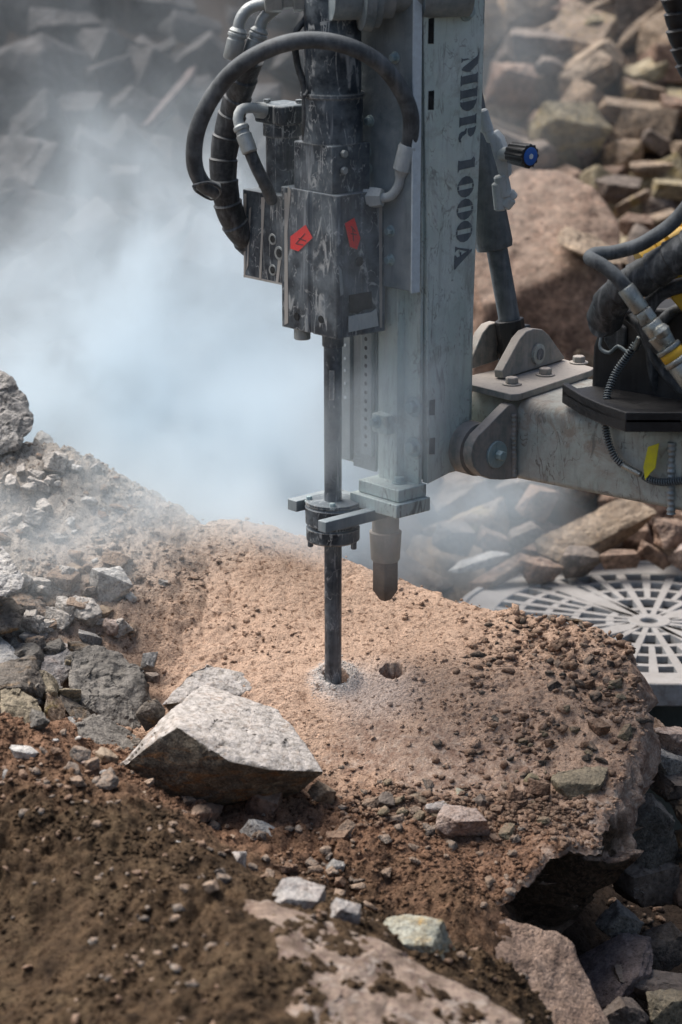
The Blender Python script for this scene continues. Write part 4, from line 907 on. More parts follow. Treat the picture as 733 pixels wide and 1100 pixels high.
tagpoly([(370.5, 240), (380.5, 234), (387, 256), (383.5, 268), (376, 265)], v=.0712, ink=((377, 243, 382, 249), (377, 251, 383, 252), (379, 246, 380, 259)))
# side block with ports
zs, zsb = U(300, 210, -.045).z, U(300, 305, -.045).z
sb = MB().prism([R(-.045, -.088, zsb), R(.04, -.088, zsb), R(.04, -.2, zsb), R(-.045, -.2, zsb)], (0, 0, zs - zsb)).build('side_block', M['head'], head, bevel=.0015)
for L in ([(262.5, 208), (265, 208), (264, 298), (262.2, 298)], [(281, 212), (285, 212), (283, 250), (281, 301), (278.5, 301), (281, 250)], [(268, 225), (270, 222), (267, 285), (265, 290)], [(262, 295), (305, 304.5), (305, 306.5), (262, 297.5)], [(300, 270), (303, 275), (299, 305), (296.5, 304)]):
    strip(head, [U(a, b, -.0452) for a, b in L], -UD * .0007)
for (a, b, r_) in ((293, 257, .0085), (300, 272, .0105), (293, 290, .0085)):
    MB().lathe(U(a, b, -.0455), -UD, [(0, r_ * 1.25), (.0012, r_ * 1.15)], 24).build('port_rim', M['fitting'], head)
    MB().lathe(U(a, b, -.0470), -UD, [(0, r_ * .78), (.0005, r_ * .78)], 24).build('port', M['hole'], head)
q = R(.0, -.182, zs); MB().lathe(q, ZD, [(0, .0165), (.022, .0165), (.024, .015)], 28).build('socket_bolt', M['head'], head)
MB().lathe(q + ZD * .0245, ZD, [(0, .008), (.0004, .008)], sides=6).build('socket', M['hole'], head)
MB().rbox(-.035, .03, -.09, -.065, zs - .01, zs + .014).build('clamp_block', M['head'], head, bevel=.002)
# upper block, collar, rotation column
zu = zt; ub = MB().rbox(-.045, .046, -.055, .05, zu, at(358, 152, 0).z).build('upper_block', M['head'], head, bevel=.002)
bolts(head, [V(368, 165, .0505), V(368, 183, .0505)], VD, .0072, .008, 'fitting', False)
za_ = at(358, 152, 0).z; zc_ = at(358, 99, 0).z
MB().lathe(R(0, 0, za_), ZD, [(0, .0545), (zc_ - za_ - .008, .0545), (zc_ - za_ - .006, .0575), (zc_ - za_, .0575), (zc_ - za_, .0515), (.9, .0515)], 48).build('rotation_column', M['head'], head)
MB().tube([at(331, 97, -.02), at(327, 104, -.05)], .003).build('cable_clip', M['rubber'], head)
# motor ring with shaft at the top
MB().lathe(at(384, -10, -.05), (1, .22, .02), [(-.05, .05), (0, .05), (.003, .069), (.02, .072), (.023, .066), (.034, .066), (.036, .05), (.06, .05), (.062, .036), (.075, .04), (.11, .04), (.112, .052), (.2, .052)], 48).build('feed_motor', M['plate'], rig)
# small motor on the side block
mc = R(.0, -.138, zs)
mo = MB().lathe(mc, ZD, [(0, .031), (.10, .031), (.102, .036), (.125, .036)], 36).build('motor', M['head'], rig)
MB().rbox(-.034, .040, -.178, -.098, mc.z + .125, mc.z + .160).build('motor_cap', M['head'], mo, bevel=.004)
bolts(mo, [R(-.018, -.16, mc.z + .160), R(.02, -.115, mc.z + .160)], ZD, .007, .006, 'head', False)
el = MB().tube([at(283, 118, .06), at(270, 116, .045), at(259, 118, .03), at(256, 128, .025), at(259, 140, .02)], .0095, 20)
el.build('elbow', M['fittingpale'], mo)
MB().cyl(at(276, 118, .065), at(284, 119, .075), .0145).build('union_nut', M['fittingpale'], mo)
MB().lathe(at(258, 134, .02), at(269, 164, .005) - at(258, 134, .02), [(0, .011), (.004, .0145), (.010, .0145), (.012, .0125), (.018, .0125), (.02, .0145), (.052, .0145), (.054, .012)], 24).build('hose_ferrule', M['fitting'], mo)
MB().tube([at(267, 158, .02), at(275, 178, .01), at(286, 200, .01), at(292, 215, .04)], .0115, 18).build('short_hose', M['rubber'], mo)
# hose loop
hp = [(438, 162, -.05), (441, 148, -.055), (441, 122, -.065), (430, 95, -.08), (408, 68, -.10), (375, 50, -.115), (335, 43, -.12), (296, 50, -.12), (257, 71, -.11), (229, 103, -.09), (212, 140, -.075), (209, 175, -.06), (218, 197, -.05), (232, 205, -.035)]
hl = MB().tube([at(*q) for q in hp], .0150, 24).build('hose_loop', M['rubberdusty'], rig)
MB().lathe(at(439, 156, -.055), at(430, 190, -.05) - at(439, 156, -.055), [(0, .0165), (.004, .0175), (.040, .0165), (.046, .0165), (.05, .012), (.06, .0095)], 28).build('hose_ferrule', M['fittingpale'], hl)
MB().tube([at(431, 186, -.05), at(428, 200, -.047), at(419, 211, -.042), at(404, 212.5, -.035)], .0085, 20, step=.003).build('elbow', M['fittingpale'], hl)
MB().lathe(at(411, 212, -.038), at(398, 212, -.030) - at(411, 212, -.038), [(0, .017), (.012, .0195), (.022, .0195), (.023, .016), (.034, .016)], sides=6).build('union_nut', M['fittingpale'], hl)
MB().tube([at(209, 199, -.07), at(222, 196, -.075), at(232, 199, -.075), at(237, 206, -.05), at(228, 214, -.01), at(212, 206, -.02), at(208, 200, -.06)], .0028, 10, step=.003).build('cable_tie', M['rubber'], hl)
# thick wrapped hose
def wrapf(r, pitch, a): return lambda s: r * (1 - a * ((s / pitch) % 1.0) ** 2 + a * .5 * math.exp(-(((s / pitch) % 1.0) / .08) ** 2))
wh = MB().tube([at(*q) for q in [(268, 62, .04), (261, 85, .06), (252, 115, .09), (244, 145, .10), (240, 175, .10), (242, 205, .10), (250, 234, .11), (264, 256, .13), (280, 272, .17)]], .026, 28, step=.003, rfun=wrapf(.0262, .042, .09)).build('wrapped_hose', M['rubber'], rig)
for (a, b, Ya, c, d) in ((249, 64, .01, 257, 30), (268, 66, .02, 280, 30)):
    p0, p1 = at(a, b, Ya), at(c, d, Ya); L_ = (p1 - p0).length
    MB().lathe(p0, p1 - p0, [(0, .0145), (.003, .0165), (L_ * .62, .0165), (L_ * .64, .0150), (L_ * .72, .0150), (L_ * .74, .0175), (L_ * .82, .0175), (L_ * .84, .0150), (L_ * .9, .0165), (L_, .0120)], 28).build('hose_ferrule', M['fitting'], wh)
MB().tube([at(256, 33, .01), at(259, 20, .01), at(268, 9, .012), at(284, 4, .015), at(300, 3, .02)], .011, 20).build('elbow', M['fitting'], wh)
MB().tube([at(279, 33, .02), at(282, 22, .02), at(290, 14, .02), at(300, 6, .02)], .011, 20).build('elbow', M['fitting'], wh)
MB().lathe(at(284, 2, .0), (1, .1, .1), [(0, .02), (.004, .022), (.03, .022), (.032, .018), (.05, .018), (.052, .026), (.075, .026), (.078, .02), (.12, .02)], sides=6).build('manifold', M['fitting'], wh)
MB().tube([at(330, 18, .0), at(326, 24, -.005), at(319, 32, -.01), at(317, 48, -.01), at(320, 70, -.01), at(327, 95, -.015), at(328, 125, -.02), at(328, 150, -.01)], .0062, 14).build('thin_hose', M['rubber'], rig)
# drill rod
rd = MB().lathe(R(0, 0, -.12), ZD, [(0, .0160), (zr(700) + .12, .0160), (zr(590) + .12, .0165), (zr(530) + .12, .0165), (zr(528) + .12, .0162), (zr(372) + .12, .0170), (zr(371) + .12, .020), (zr(350) + .12, .020)], 32).build('drill_rod', M['rod'], rig)
MB().prism([U(354, 398, -.0168), U(359.5, 398, -.0168), U(359.5, 430, -.0168), U(354, 430, -.0168)], -UD * .0006).build('flat', M['head'], rd)
# rod guide
z1, z2, z3, z4 = zr(537), zr(562), zr(566), zr(580)
gd = MB().lathe(R(0, 0, z4), ZD, [(0, .046), (.003, .050), (z3 - z4, .0505), (z3 - z4 + .002, .044), (z2 - z4, .044), (z2 - z4 + .002, .0515), (z1 - z4 - .012, .0525), (z1 - z4 - .008, .049), (z1 - z4 - .006, .052), (z1 - z4 - .001, .051), (z1 - z4, .047), (z1 - z4, .022)], 48).build('rod_guide', M['head'], rig)
zp0, zp1 = V(351, 573, .09).z, V(351, 561, .09).z
fk = MB(); fk.rbox(-.098, um - .03, .068, .09, zp0, zp1); fk.rbox(-.045, um - .03, -.078, -.052, zp0, zp1); fk.rbox(.058, um - .03, -.0519, .0679, zp0, zp1)
fk  .build('fork_plate', M['plate'], gd, bevel=.0015)
zf0, zf1, zf2 = V(459, 549, .146).z, V(459, 534, .146).z, V(459, 521, .146).z
MB().rbox(um - .082, um + .004, .02, .148, zf0, zf1 - .001).build('foot_block', M['mast'], gd, bevel=.002)
MB().rbox(um - .070, um + .002, .03, .1395, zf1, zf2).build('foot_block', M['mast'], gd, bevel=.002)
bolts(gd, [R(-.03, -.033, z1 - .004), R(.03, .03, z1 - .004), R(-.03, .032, z1 - .004), R(.035, -.03, z1 - .004)], ZD, .006, .009)
for a, b in ((-.03, -.03), (.02, .036)): MB().cyl(R(a, b, z4 + .003), R(a, b, z4 - .014), .0055).build('pin', M['rod'], gd)
bolts(gd, [R(um - .03, .10, zf2)], ZD, .010, .010)
# stinger: sleeve and pointed square bar
su, sv = .13, .005; sz0 = at(410, 602, .07).z; sz1 = at(410, 562, .07).z; tip = at(410, 645, .08).z
st = MB().lathe(R(su, sv, sz0), ZD, [(-.004, .025), (0, .028), (sz1 - sz0 - .02, .031), (sz1 - sz0 - .018, .026), (zf0 - sz0, .026)], 36).build('stinger', M['armplate'], rig)
s_ = .0175; tb = tip + .020
sp = MB(); ring0 = [R(su + a * s_, sv + b * s_, sz0 + .01) for a, b in ((-1, -1), (1, -1), (1, 1), (-1, 1))]; ring1 = [q - ZD * (sz0 + .01 - tb) for q in ring0]; tp = [R(su + a * .008, sv + b * .008, tip) for a, b in ((-1, -1), (1, -1), (1, 1), (-1, 1))]
vs = ring0 + ring1 + tp; sp.add(vs, [(0, 1, 2, 3), (8, 9, 10, 11)] + [(i + 4 * k, (i + 1) % 4 + 4 * k, (i + 1) % 4 + 4 * k + 4, i + 4 * k + 4) for k in (0, 1) for i in range(4)])
sp.build('spike', M['spike'], st, bevel=.002)
# ---- arm
BD = Vector((math.cos(math.radians(38)), -math.sin(math.radians(38)), 0)); WD = Vector((math.sin(math.radians(38)), math.cos(math.radians(38)), 0))
P0 = at(555, 475, .02); wd = WD.dot(P0)
def W(px, py, e=0): return on_plane(px, py, WD, wd + e)
ztop, zbot = W(600, 437).z, W(600, 524).z; BW = .25
def on_z(px, py, z): r_ = ray(px, py); return CAM + r_ * ((z - CAM.z) / r_.z)
def Bp(b, w, z): return Vector((P0.x, P0.y, 0)) + BD * b + WD * w + ZD * z
ar = MB(); n = 7; rr = .028; sec = []
for (cw, cz, a0) in ((rr, ztop - rr, 90), (rr, zbot + .012, 180), (BW - .012, zbot + .012, 270), (BW - rr, ztop - rr, 0)):
    r2 = rr if cz > (ztop + zbot) / 2 else .012
    for k in range(n):
        a = math.radians(a0 + 90 * k / (n - 1)); sec.append((cw if cz > (ztop + zbot) / 2 else (r2 if a0 == 180 else BW - r2), cz, r2, a))
secp = [(c_ + r2 * math.cos(a), z_ + r2 * math.sin(a)) for c_, z_, r2, a in sec]
ar.prism([Bp(0, w_, z_) for w_, z_ in secp], BD * 1.7)
arm = ar.build('arm', M['arm'], rig, bevel=0)
MB().cyl(Bp(-.14, .085, ztop - .058), Bp(.02, .085, ztop - .058), .052, seg=40).build('cross_tube', M['arm'], arm)
vE = .215; ear = [V(a, b, vE) for a, b in [(546, 436), (551, 434), (556, 438), (556, 514), (540, 515.5), (528, 515), (517, 511), (509, 502), (506, 490), (508, 478), (513, 469)]]
er = MB().prism(ear, -VD * .022).build('ear_plate', M['armplate'], arm, bevel=.0015)
bc = V(533, 488, vE)
MB().lathe(bc + VD * .0005, VD, [(0, .0255), (.0035, .0255), (.0045, .0245)], 36).build('washer', M['zinc'], arm)
MB().bolt(bc + VD * .004, VD, .0100, .014, False).build('bolt', M['zinc'], arm, bevel=.001)
MB().lathe(bc - VD * .0225, -VD, [(0, .047), (.012, .047), (.014, .043), (.020, .043), (.022, .050), (.060, .050)], 40).build('pivot_boss', M['armplate'], arm)
wl = MB().tube([V(552, 445, vE + .002), V(552, 475, vE + .002), V(552.5, 512, vE + .002)], .004, 10, step=.002, rfun=lambda s: .0055 + .0007 * math.sin(s * 700) + .0006 * math.sin(s * 171)).build('weld_seam', M['armplate'], arm)
wl = MB().tube([W(722, 475, -.001), W(721, 505, -.001), W(721, 552, -.001)], .004, 10, step=.002, rfun=lambda s: .0075 + .001 * math.sin(s * 620) + .001 * math.sin(s * 151)).build('weld_seam', M['fitting'], arm)
zpl = ztop + .014
bp_ = MB().prism([on_z(a, b, zpl) for a, b in [(498, 411), (549, 423.5), (559, 423), (635, 398), (639, 395), (600, 384), (588, 384), (498, 405)]], (0, 0, -.013)).build('base_plate', M['armplate'], arm, bevel=.0015)
bolts(arm, [on_z(550, 413, zpl), on_z(586, 403, zpl), on_z(622, 390, zpl)], ZD, .0125, .012, 'armplate')
# clevis ears in the w-z plane
def BQ(px, py, ref, e=0): return on_plane(px, py, BD, BD.dot(ref) + e)
ref = on_z(541, 408, zpl); ref2 = ref - BD * .085
er1 = MB().prism([BQ(a, b, ref) for a, b in [(541, 407), (540, 399), (559, 364), (566, 356), (574, 353), (583, 354), (590, 360), (597, 370), (607, 384), (607, 386)]], -BD * .020).build('clevis_ear', M['armplate'], arm, bevel=.002)
er2 = MB().prism([BQ(a, b, ref2) for a, b in [(503, 398), (507, 386), (519, 358), (526, 349), (534, 346), (543, 349), (552, 360), (562, 378)]], -BD * .020).build('clevis_ear', M['armplate'], arm, bevel=.002)
pc = BQ(577, 380, ref); MB().lathe(pc, BD, [(0, .020), (.006, .020), (.007, .018)], 32).build('pin_collar', M['arm'], arm)
MB().lathe(pc + BD * .0075, BD, [(0, .0115), (.001, .0115)], 24).build('pin_bore', M['rod'], arm)
# hydraulic cylinder
Yc = BQ(549, 352, ref, -.052).y; pa, pb = at(532, 268, Yc + .01), at(470, -40, Yc + .05); ax = (pb - pa).normalized()
hc = MB().lathe(pa, ax, [(0, .026), (.002, .034), (.012, .0365), (.30, .0355), (.9, .0355)], 40).build('hydraulic_cylinder', M['barrel'], rig)
pe = pc - BD * .05 - WD * .0; 
MB().cyl(at(549, 352, Yc), at(533, 262, Yc + .01), .0205, seg=32).build('piston_rod', M['barrel'], hc)
q0 = (BQ(577, 380, ref) - BD * .075); eye = MB().lathe(q0, BD, [(0, .030), (.045, .030)], 32); eye.box(q0 - WD * .024 - ZD * .035, WD * .048, BD * .045, ZD * .085); 
eye.build('rod_eye', M['black'], hc, bevel=.004)
MB().cyl(at(552, 378, Yc), at(547, 343, Yc), .0285, seg=8).build('rod_end', M['black'], hc, bevel=.003)
# valve fittings behind the mast, with the knurled knob
vb = MB().prism([at(a, b, .10) for a, b in [(524, 146), (531, 142), (538, 150), (546, 172), (546, 192), (536, 188)]], (.01, .05, 0)).build('valve_block', M['fittingpale'], rig, bevel=.003)
for (a, b, c, d, r_) in ((517, 118, 524, 142, .012), (523, 138, 529, 152, .010), (538, 188, 543, 212, .014), (541, 222, 549, 212, .013), (546, 206, 552, 214, .011), (535, 196, 538, 226, .012)):
    MB().cyl(at(a, b, .11), at(c, d, .11), r_, bev=.003).build('pipe_fitting', M['fittingpale'], vb)
kp, kq = at(549, 164, .085), at(565, 167, .055); kd = (kq - kp).normalized()
MB().cyl(at(538, 166, .11), kp, .0125).build('knob_stem', M['fittingpale'], vb)
kb = MB(); e1 = kd.orthogonal().normalized(); e2 = kd.cross(e1); ns = 48; L_ = .050
for d_, rr_ in ((0, .016), (.004, .0195), (L_, .0215), (L_ + .001, .019)):
    for k in range(ns):
        a = 2 * math.pi * k / ns; r_ = rr_ * (1 + .055 * (1 if (k // 2) % 2 else -1)); kb.v.append(tuple(kp + kd * d_ + (e1 * math.cos(a) + e2 * math.sin(a)) * r_))
for i in range(3):
    for k in range(ns): a_, b_ = i * ns + k, i * ns + (k + 1) % ns; kb.f.append((a_, b_, b_ + ns, a_ + ns))
kb.f += [tuple(reversed(range(ns))), tuple(3 * ns + k for k in range(ns))]
knob = kb.build('knob', M['black'], rig)
MB().lathe(kp + kd * (L_ + .0012), kd, [(0, .0165), (.0015, .0165), (.002, .0155)], 32).build('knob_cap', M['blue'], knob)
MB().lathe(kp + kd * (L_ + .0035), kd, [(0, .005), (.001, .0045)], 20).build('cap_dot', M['white'], knob)
# black bracket, hoses and couplings at the right end of the arm
zk = ztop + .030
bk = MB().prism([on_z(a, b, zk) for a, b in [(604, 419), (640, 414), (760, 425), (880, 470), (880, 482), (733, 450), (672, 450), (645, 441), (625, 432)]], (0, 0, -.008)).build('black_bracket', M['black'], rig, bevel=.002)
MB().prism([on_z(a, b, zk) + ZD * .012 for a, b in [(604, 419), (625, 432), (645, 441), (672, 450), (733, 450), (880, 482), (880, 477), (733, 446), (674, 446), (648, 437), (628, 428), (610, 418)]], (0, 0, -.036)).build('front_lip', M['black'], bk, bevel=.0015)
MB().prism([W(a, b, .075) for a, b in [(634, 436), (637, 372), (646, 345), (662, 332), (900, 330), (900, 480)]], WD * .12).build('bracket_box', M['black'], bk, bevel=.006)
MB().prism([W(a, b, .068) for a, b in [(650, 350), (662, 346), (672, 352), (672, 372), (655, 378), (648, 366)]], WD * .01).build('boss', M['rubber'], bk, bevel=.004)
MB().tube([W(646, 362, .06), W(645, 374, .055), (W(655, 379, .055)), W(664, 372, .055), W(674, 378, .055), W(680, 374, .055)], .0035, 10).build('wire', M['mastdark'], bk)
MB().tube([at(*q) for q in [(650, 342, -.10), (656, 326, -.13), (675, 308, -.16), (700, 292, -.18), (735, 270, -.21), (790, 235, -.25), (860, 200, -.3)]], .032, 28, step=.003, rfun=wrapf(.0325, .040, .07)).build('wrapped_hose', M['rubber'], rig)
MB().tube([at(*q) for q in [(645, 345, -.10), (648, 345, -.095), (652, 344, -.09)]], .029, 24).build('hose_end', M['rubber'], bk)
for q_, r_ in (([(790, 300, -.16), (735, 306, -.15), (706, 318, -.14), (694, 340, -.14), (702, 366, -.15), (735, 392, -.17), (790, 420, -.2)], .014), ([(800, 340, -.12), (740, 330, -.10), (712, 344, -.09), (700, 372, -.08), (704, 410, -.07), (712, 440, -.06)], .010), ([(676, 340, -.10), (690, 356, -.12), (708, 392, -.14), (740, 425, -.16), (790, 450, -.18)], .009)):
    MB().tube([at(*a) for a in q_], r_, 18, step=.004).build('black_hose', M['rubber'], rig)
bh = MB().tube([at(*q) for q in [(678, 316, -.25), (664, 299, -.25), (650, 287, -.24), (638, 280, -.23), (634, 277, -.215), (640, 273, -.205), (660, 271, -.2), (685, 264, -.2), (706, 252, -.2), (722, 240, -.2), (738, 222, -.2), (770, 180, -.2), (800, 150, -.2)]], .0125, 22, step=.003).build('black_hose', M['rubberdusty'], rig)
cpa, cpb = at(672, 309, -.25), at(738, 402, -.28); cdv = (cpb - cpa).normalized()
def seg(a, b, r, mat, name, sides=28, r2=None): return MB().lathe(cpa + cdv * a, cdv, [(0, r - .001), (.0015, r), (b - a - .0015, r if r2 is None else r2), (b - a, (r if r2 is None else r2) - .001)], sides=sides).build(name, M[mat], bh)
seg(0, .048, .0155, 'chrome', 'hose_ferrule'); seg(.050, .072, .0165, 'chrome', 'union_nut', 6); seg(.074, .098, .0175, 'chrome', 'coupling'); seg(.0985, .125, .021, 'chrome', 'coupling', 28, .018)
seg(.126, .134, .023, 'chrome', 'coupling_ring'); seg(.1345, .150, .0215, 'yellow', 'yellow_band'); seg(.1505, .160, .024, 'chrome', 'coupling_ring'); seg(.161, .24, .022, 'chrome', 'coupling')
MB().lathe(at(711, 356, -.28), cdv, [(-.012, .005), (-.009, .012), (0, .0155), (.009, .012), (.012, .005)], 24).build('ball_valve', M['chrome'], bh)
for (a, b, Ya) in ((700, 277, -.15), (734, 262, -.17)):
    p_ = at(a, b, Ya); d_ = (at(738, 250, -.11) - at(690, 280, -.13)).normalized()
    yc = MB().lathe(p_, d_, [(-.022, .022), (-.02, .031), (.006, .033), (.007, .029), (.012, .029), (.013, .034), (.022, .034), (.023, .028), (.05, .028)], 32).build('yellow_fitting', M['yellow'], rig)
    MB().lathe(p_ - d_ * .0225, -d_, [(0, .012), (.004, .012), (.006, .009)], 6 * 4).build('plug', M['chrome'], yc)
MB().prism([at(a, b, -.14) for a, b in [(716, 300), (770, 275), (800, 340), (760, 345), (736, 338), (722, 322)]], (0, .02, 0)).build('yellow_guard', M['yellow'], rig, bevel=.003)
# sprung cable hanging over the arm face
def coil(path, r, pitch, wr, name, parent, mat='rubber'):
    P = spline(path, .0007); s = 0; out = []; T0 = None
    for i, q in enumerate(P):
        t_ = (P[min(i + 1, len(P) - 1)] - P[max(i - 1, 0)]).normalized()
        e = (Vector((0, 1, 0)) - t_ * t_.y).normalized(); f = t_.cross(e); a = 2 * math.pi * s / pitch
        out.append(q + (e * math.cos(a) + f * math.sin(a)) * r)
        if i < len(P) - 1: s += (P[i + 1] - q).length
    return MB().tube(out, wr, 6, step=.01).build(name, M[mat], parent)
path = [W(a, b, e_) for a, b, e_ in [(684, 368, .04), (676, 380, .035), (662, 400, .03), (653, 422, .01), (650, 445, -.012), (652, 468, -.015), (659, 488, -.015), (669, 500, -.014)]]
sc = MB().tube(path, .0045, 12).build('sprung_cable', M['black'], rig)
coil(path, .0062, .0052, .0013, 'spring', sc, 'mastdark')
MB().cyl(W(668, 499, -.014), W(689, 510, -.014), .0055).build('sleeve', M['chrome'], sc)
MB().cyl(W(688, 362, .035), W(682, 376, .035), .006).build('sleeve', M['chrome'], sc)
path = [W(a, b, e_) for a, b, e_ in [(691, 511, -.014), (700, 516, -.016), (715, 518, -.016), (733, 516, -.016), (760, 510, -.016)]]
MB().tube(path, .0045, 12).build('cable', M['black'], sc)
coil(path, .0062, .0052, .0013, 'spring', sc, 'mastdark')
MB().prism([W(a, b, -.022) for a, b in [(696, 480), (708, 476), (704, 503), (699, 508), (693, 516), (691, 502)]], WD * .002).build('yellow_tag', M['yellowtag'], rig, bevel=.0006)
MB().tube([at(790, -260, .1), at(735, -140, -.05), at(722, -30, -.1), at(727, 10, -.1), at(733, 45, -.1), (at(748, 90, -.1)), at(770, 150, -.1), at(800, 240, -.1), at(820, 350, -.08), at(830, 430, -.05)], .022, 20, rfun=wrapf(.023, .03, .2), step=.003).build('wrapped_hose', M['black'], rig)
rig_parts = [o for o in bpy.data.objects if o.parent == rig]

# ------------------------------------------------------------------ grate and drum
gc = at(698, 666, .88); GRR = 210 / (FPX / ((gc - CAM).y * CP - (gc - CAM).z * SP))
gt = bpy.data.objects.new('round_grate', None); COL.objects.link(gt); gt.location = gc
tag(gt, 'round white grate with radial slots lying on the drum behind the boulder', 'grate')
def ringbox(m_, r0, r1, z0, z1, n=128, a0=0, a1=2 * math.pi):
    full = abs(a1 - a0 - 2 * math.pi) < 1e-6; k0 = len(m_.v); N = n if full else n + 1
    for k in range(N):
        a = a0 + (a1 - a0) * k / n
        for r_, z_ in ((r0, z0), (r1, z0), (r1, z1), (r0, z1)): m_.v.append((r_ * math.cos(a), r_ * math.sin(a), z_))
    for k in range(n):
        for j in range(4):
            a_, b_ = k0 + k * 4 + j, k0 + ((k + 1) % N) * 4 + j; c_, d_ = k0 + ((k + 1) % N) * 4 + (j + 1) % 4, k0 + k * 4 + (j + 1) % 4
            m_.f.append((a_, b_, c_, d_))
m = MB(); ringbox(m, GRR * .80, GRR * .985, -.022, 0); rim = m.build('rim', M['grate'], gt, bevel=.003)
m = MB(); ringbox(m, GRR * .965, GRR, -.045, .006); m.build('rim_lip', M['grate'], gt, bevel=.003)
m = MB(); ringbox(m, .02, GRR * .11, -.02, 0, 48); m.build('hub', M['grate'], gt, bevel=.003)
m = MB(); ringbox(m, GRR * .185, GRR * .225, -.02, -.003, 64); m.build('ring', M['grate'], gt)
for f in (.38, .53, .68): m = MB(); ringbox(m, GRR * (f - .018), GRR * (f + .018), -.018, -.003, 96); m.build('ring', M['grate'], gt)
for k in range(36):
    a = 2 * math.pi * (k + .5) / 36; d = Vector((math.cos(a), math.sin(a), 0)); e = Vector((-d.y, d.x, 0)); wide = k % 9 == 3
    r0 = GRR * (.10 if k % 2 or wide else .37); w0, w1 = (.020, .028) if wide else (.006, .0105)
    MB().prism([d * r0 - e * w0 + ZD * -.002, d * GRR * .81 - e * w1 + ZD * -.002, d * GRR * .81 + e * w1 + ZD * -.002, d * r0 + e * w0 + ZD * -.002], (0, 0, -.018)).build('spoke', M['grate'], gt)
dr = bpy.data.objects.new('drum', None); COL.objects.link(dr); dr.location = gc + Vector((0, 0, -.62))
tag(dr, 'dark green-grey steel drum standing under the white grate', 'drum')
MB().lathe((0, 0, 0), ZD, [(0, GRR * .93), (.25, GRR * .93), (.255, GRR * .95), (.265, GRR * .95), (.27, GRR * .93), (.56, GRR * .93), (.56, GRR * .90), (.2, GRR * .90)], 96, caps=False).build('shell', M['drum'], dr)
MB().lathe((0, 0, .20), ZD, [(0, GRR * .9), (.004, GRR * .9)], 96).build('bottom', M['hole'], dr)
MB().lathe((0, 0, .56), ZD, [(0, GRR * .905), (0, GRR * .955), (.014, GRR * .955), (.014, GRR * .905)], 96, caps=False).build('rolled_rim', M['drum'], dr)

# ------------------------------------------------------------------ grit and crumbs on the soil and the boulder: uncountable, one mesh each
def top_h(x, y):
    """height of whatever lies uppermost, and whether it is the boulder"""
    g_ = ground_h(x, y); inside = inpoly(x, y); s_ = np.where(inside, slab_h(x, y), -9); return np.maximum(g_, s_), s_ > g_
def inpoly(x, y):
    r = np.zeros(x.shape, bool); X1, Y1 = bx[::4], by[::4]; X2, Y2 = np.roll(X1, -1), np.roll(Y1, -1)
    for a, b, c, d in zip(X1, Y1, X2, Y2):
        if b == d: continue
        k = ((b > y) != (d > y)) & (x < (c - a) * (y - b) / (d - b) + a); r ^= k
    return r
ico = bmesh.new(); bmesh.ops.create_icosphere(ico, subdivisions=1, radius=1); IV = np.array([v.co for v in ico.verts]); ico.faces.ensure_lookup_table()
ico.verts.index_update(); IF = np.array([[v.index for v in f.verts] for f in ico.faces]); ico.free()
nr = np.random.default_rng(4)
def crumbs(name, x, y, z, s, mat, label):
    n = len(x); k = nr.uniform(.35, 1.3, (n, len(IV), 1)); v = IV[None] * k * np.stack([nr.uniform(.7, 1.3, n), nr.uniform(.6, 1.1, n), nr.uniform(.35, .8, n)], -1)[:, None]
    a = nr.uniform(0, 6.28, n); b = nr.normal(0, .35, n); ca, sa, cb, sb_ = np.cos(a)[:, None], np.sin(a)[:, None], np.cos(b)[:, None], np.sin(b)[:, None]
    X, Y_, Z_ = v[..., 0], v[..., 1], v[..., 2]; Y_, Z_ = Y_ * cb - Z_ * sb_, Y_ * sb_ + Z_ * cb; X, Y_ = X * ca - Y_ * sa, X * sa + Y_ * ca
    v = np.stack([X, Y_, Z_], -1) * s[:, None, None] + np.stack([x, y, z + s * .12], -1)[:, None]
    f = (IF[None] + (np.arange(n) * len(IV))[:, None, None]).reshape(-1, 3)
    o = link(name, fast_mesh(name, v.reshape(-1, 3), f, 3), mat, smooth=False); tag(o, label, None, kind='stuff'); return o
def scatter(n, x0, x1, y0, y1, dens, lo, hi, p=3.0):
    x = nr.uniform(x0, x1, n); y = nr.uniform(y0, y1, n); keep = nr.uniform(0, 1, n) < dens(x, y); x, y = x[keep], y[keep]
    s = lo + (hi - lo) * nr.uniform(0, 1, len(x)) ** p; z, on = top_h(x, y); return x, y, z, s, on
fr = lambda x, y: np.clip(.45 + 2.6 * fbm(x, y, x * 0, 7, 3, 91), 0.04, 1)
def dens(x, y):
    d = .25 + .75 * sstep(-.15, -.4, y); d = np.maximum(d, sstep(-.1, -.4, x) * .6); d = np.maximum(d, .34 * sstep(.18, .38, x - .35 * y)); hx = np.hypot(x - .0, y + .02); d = d * sstep(.05, .22, hx); b0 = at(475, 822, -.21); d = d * (.15 + .85 * sstep(.05, .15, np.hypot((x - b0.x) * .6, y - b0.y)))
    return d * fr(x, y) * (1 - .2 * sstep(-.72, -.95, y))
x, y, z, s, on = scatter(60000, -.80, .60, -1.55, .58, dens, .0022, .0085, 3)
crumbs('soil_crumbs', x, y, z, s, M['soil'], 'loose crumbs of soil and dust over the ground and boulder')
x, y, z, s, on = scatter(5200, -.80, .62, -1.5, .55, lambda x, y: dens(x, y) * np.clip(.1 + 2.2 * fbm(x, y, x * 0, 4, 3, 95), 0, 1), .005, .015, 3.2)
h = len(x) // 3
rimd = lambda x, y: sstep(.20, .36, x - .25 * y) * sstep(.66, .56, x - .25 * y) * sstep(-.32, -.22, y) * np.clip(.35 + 3.4 * fbm(x, y, x * 0, 8, 3, 97), .02, 1)
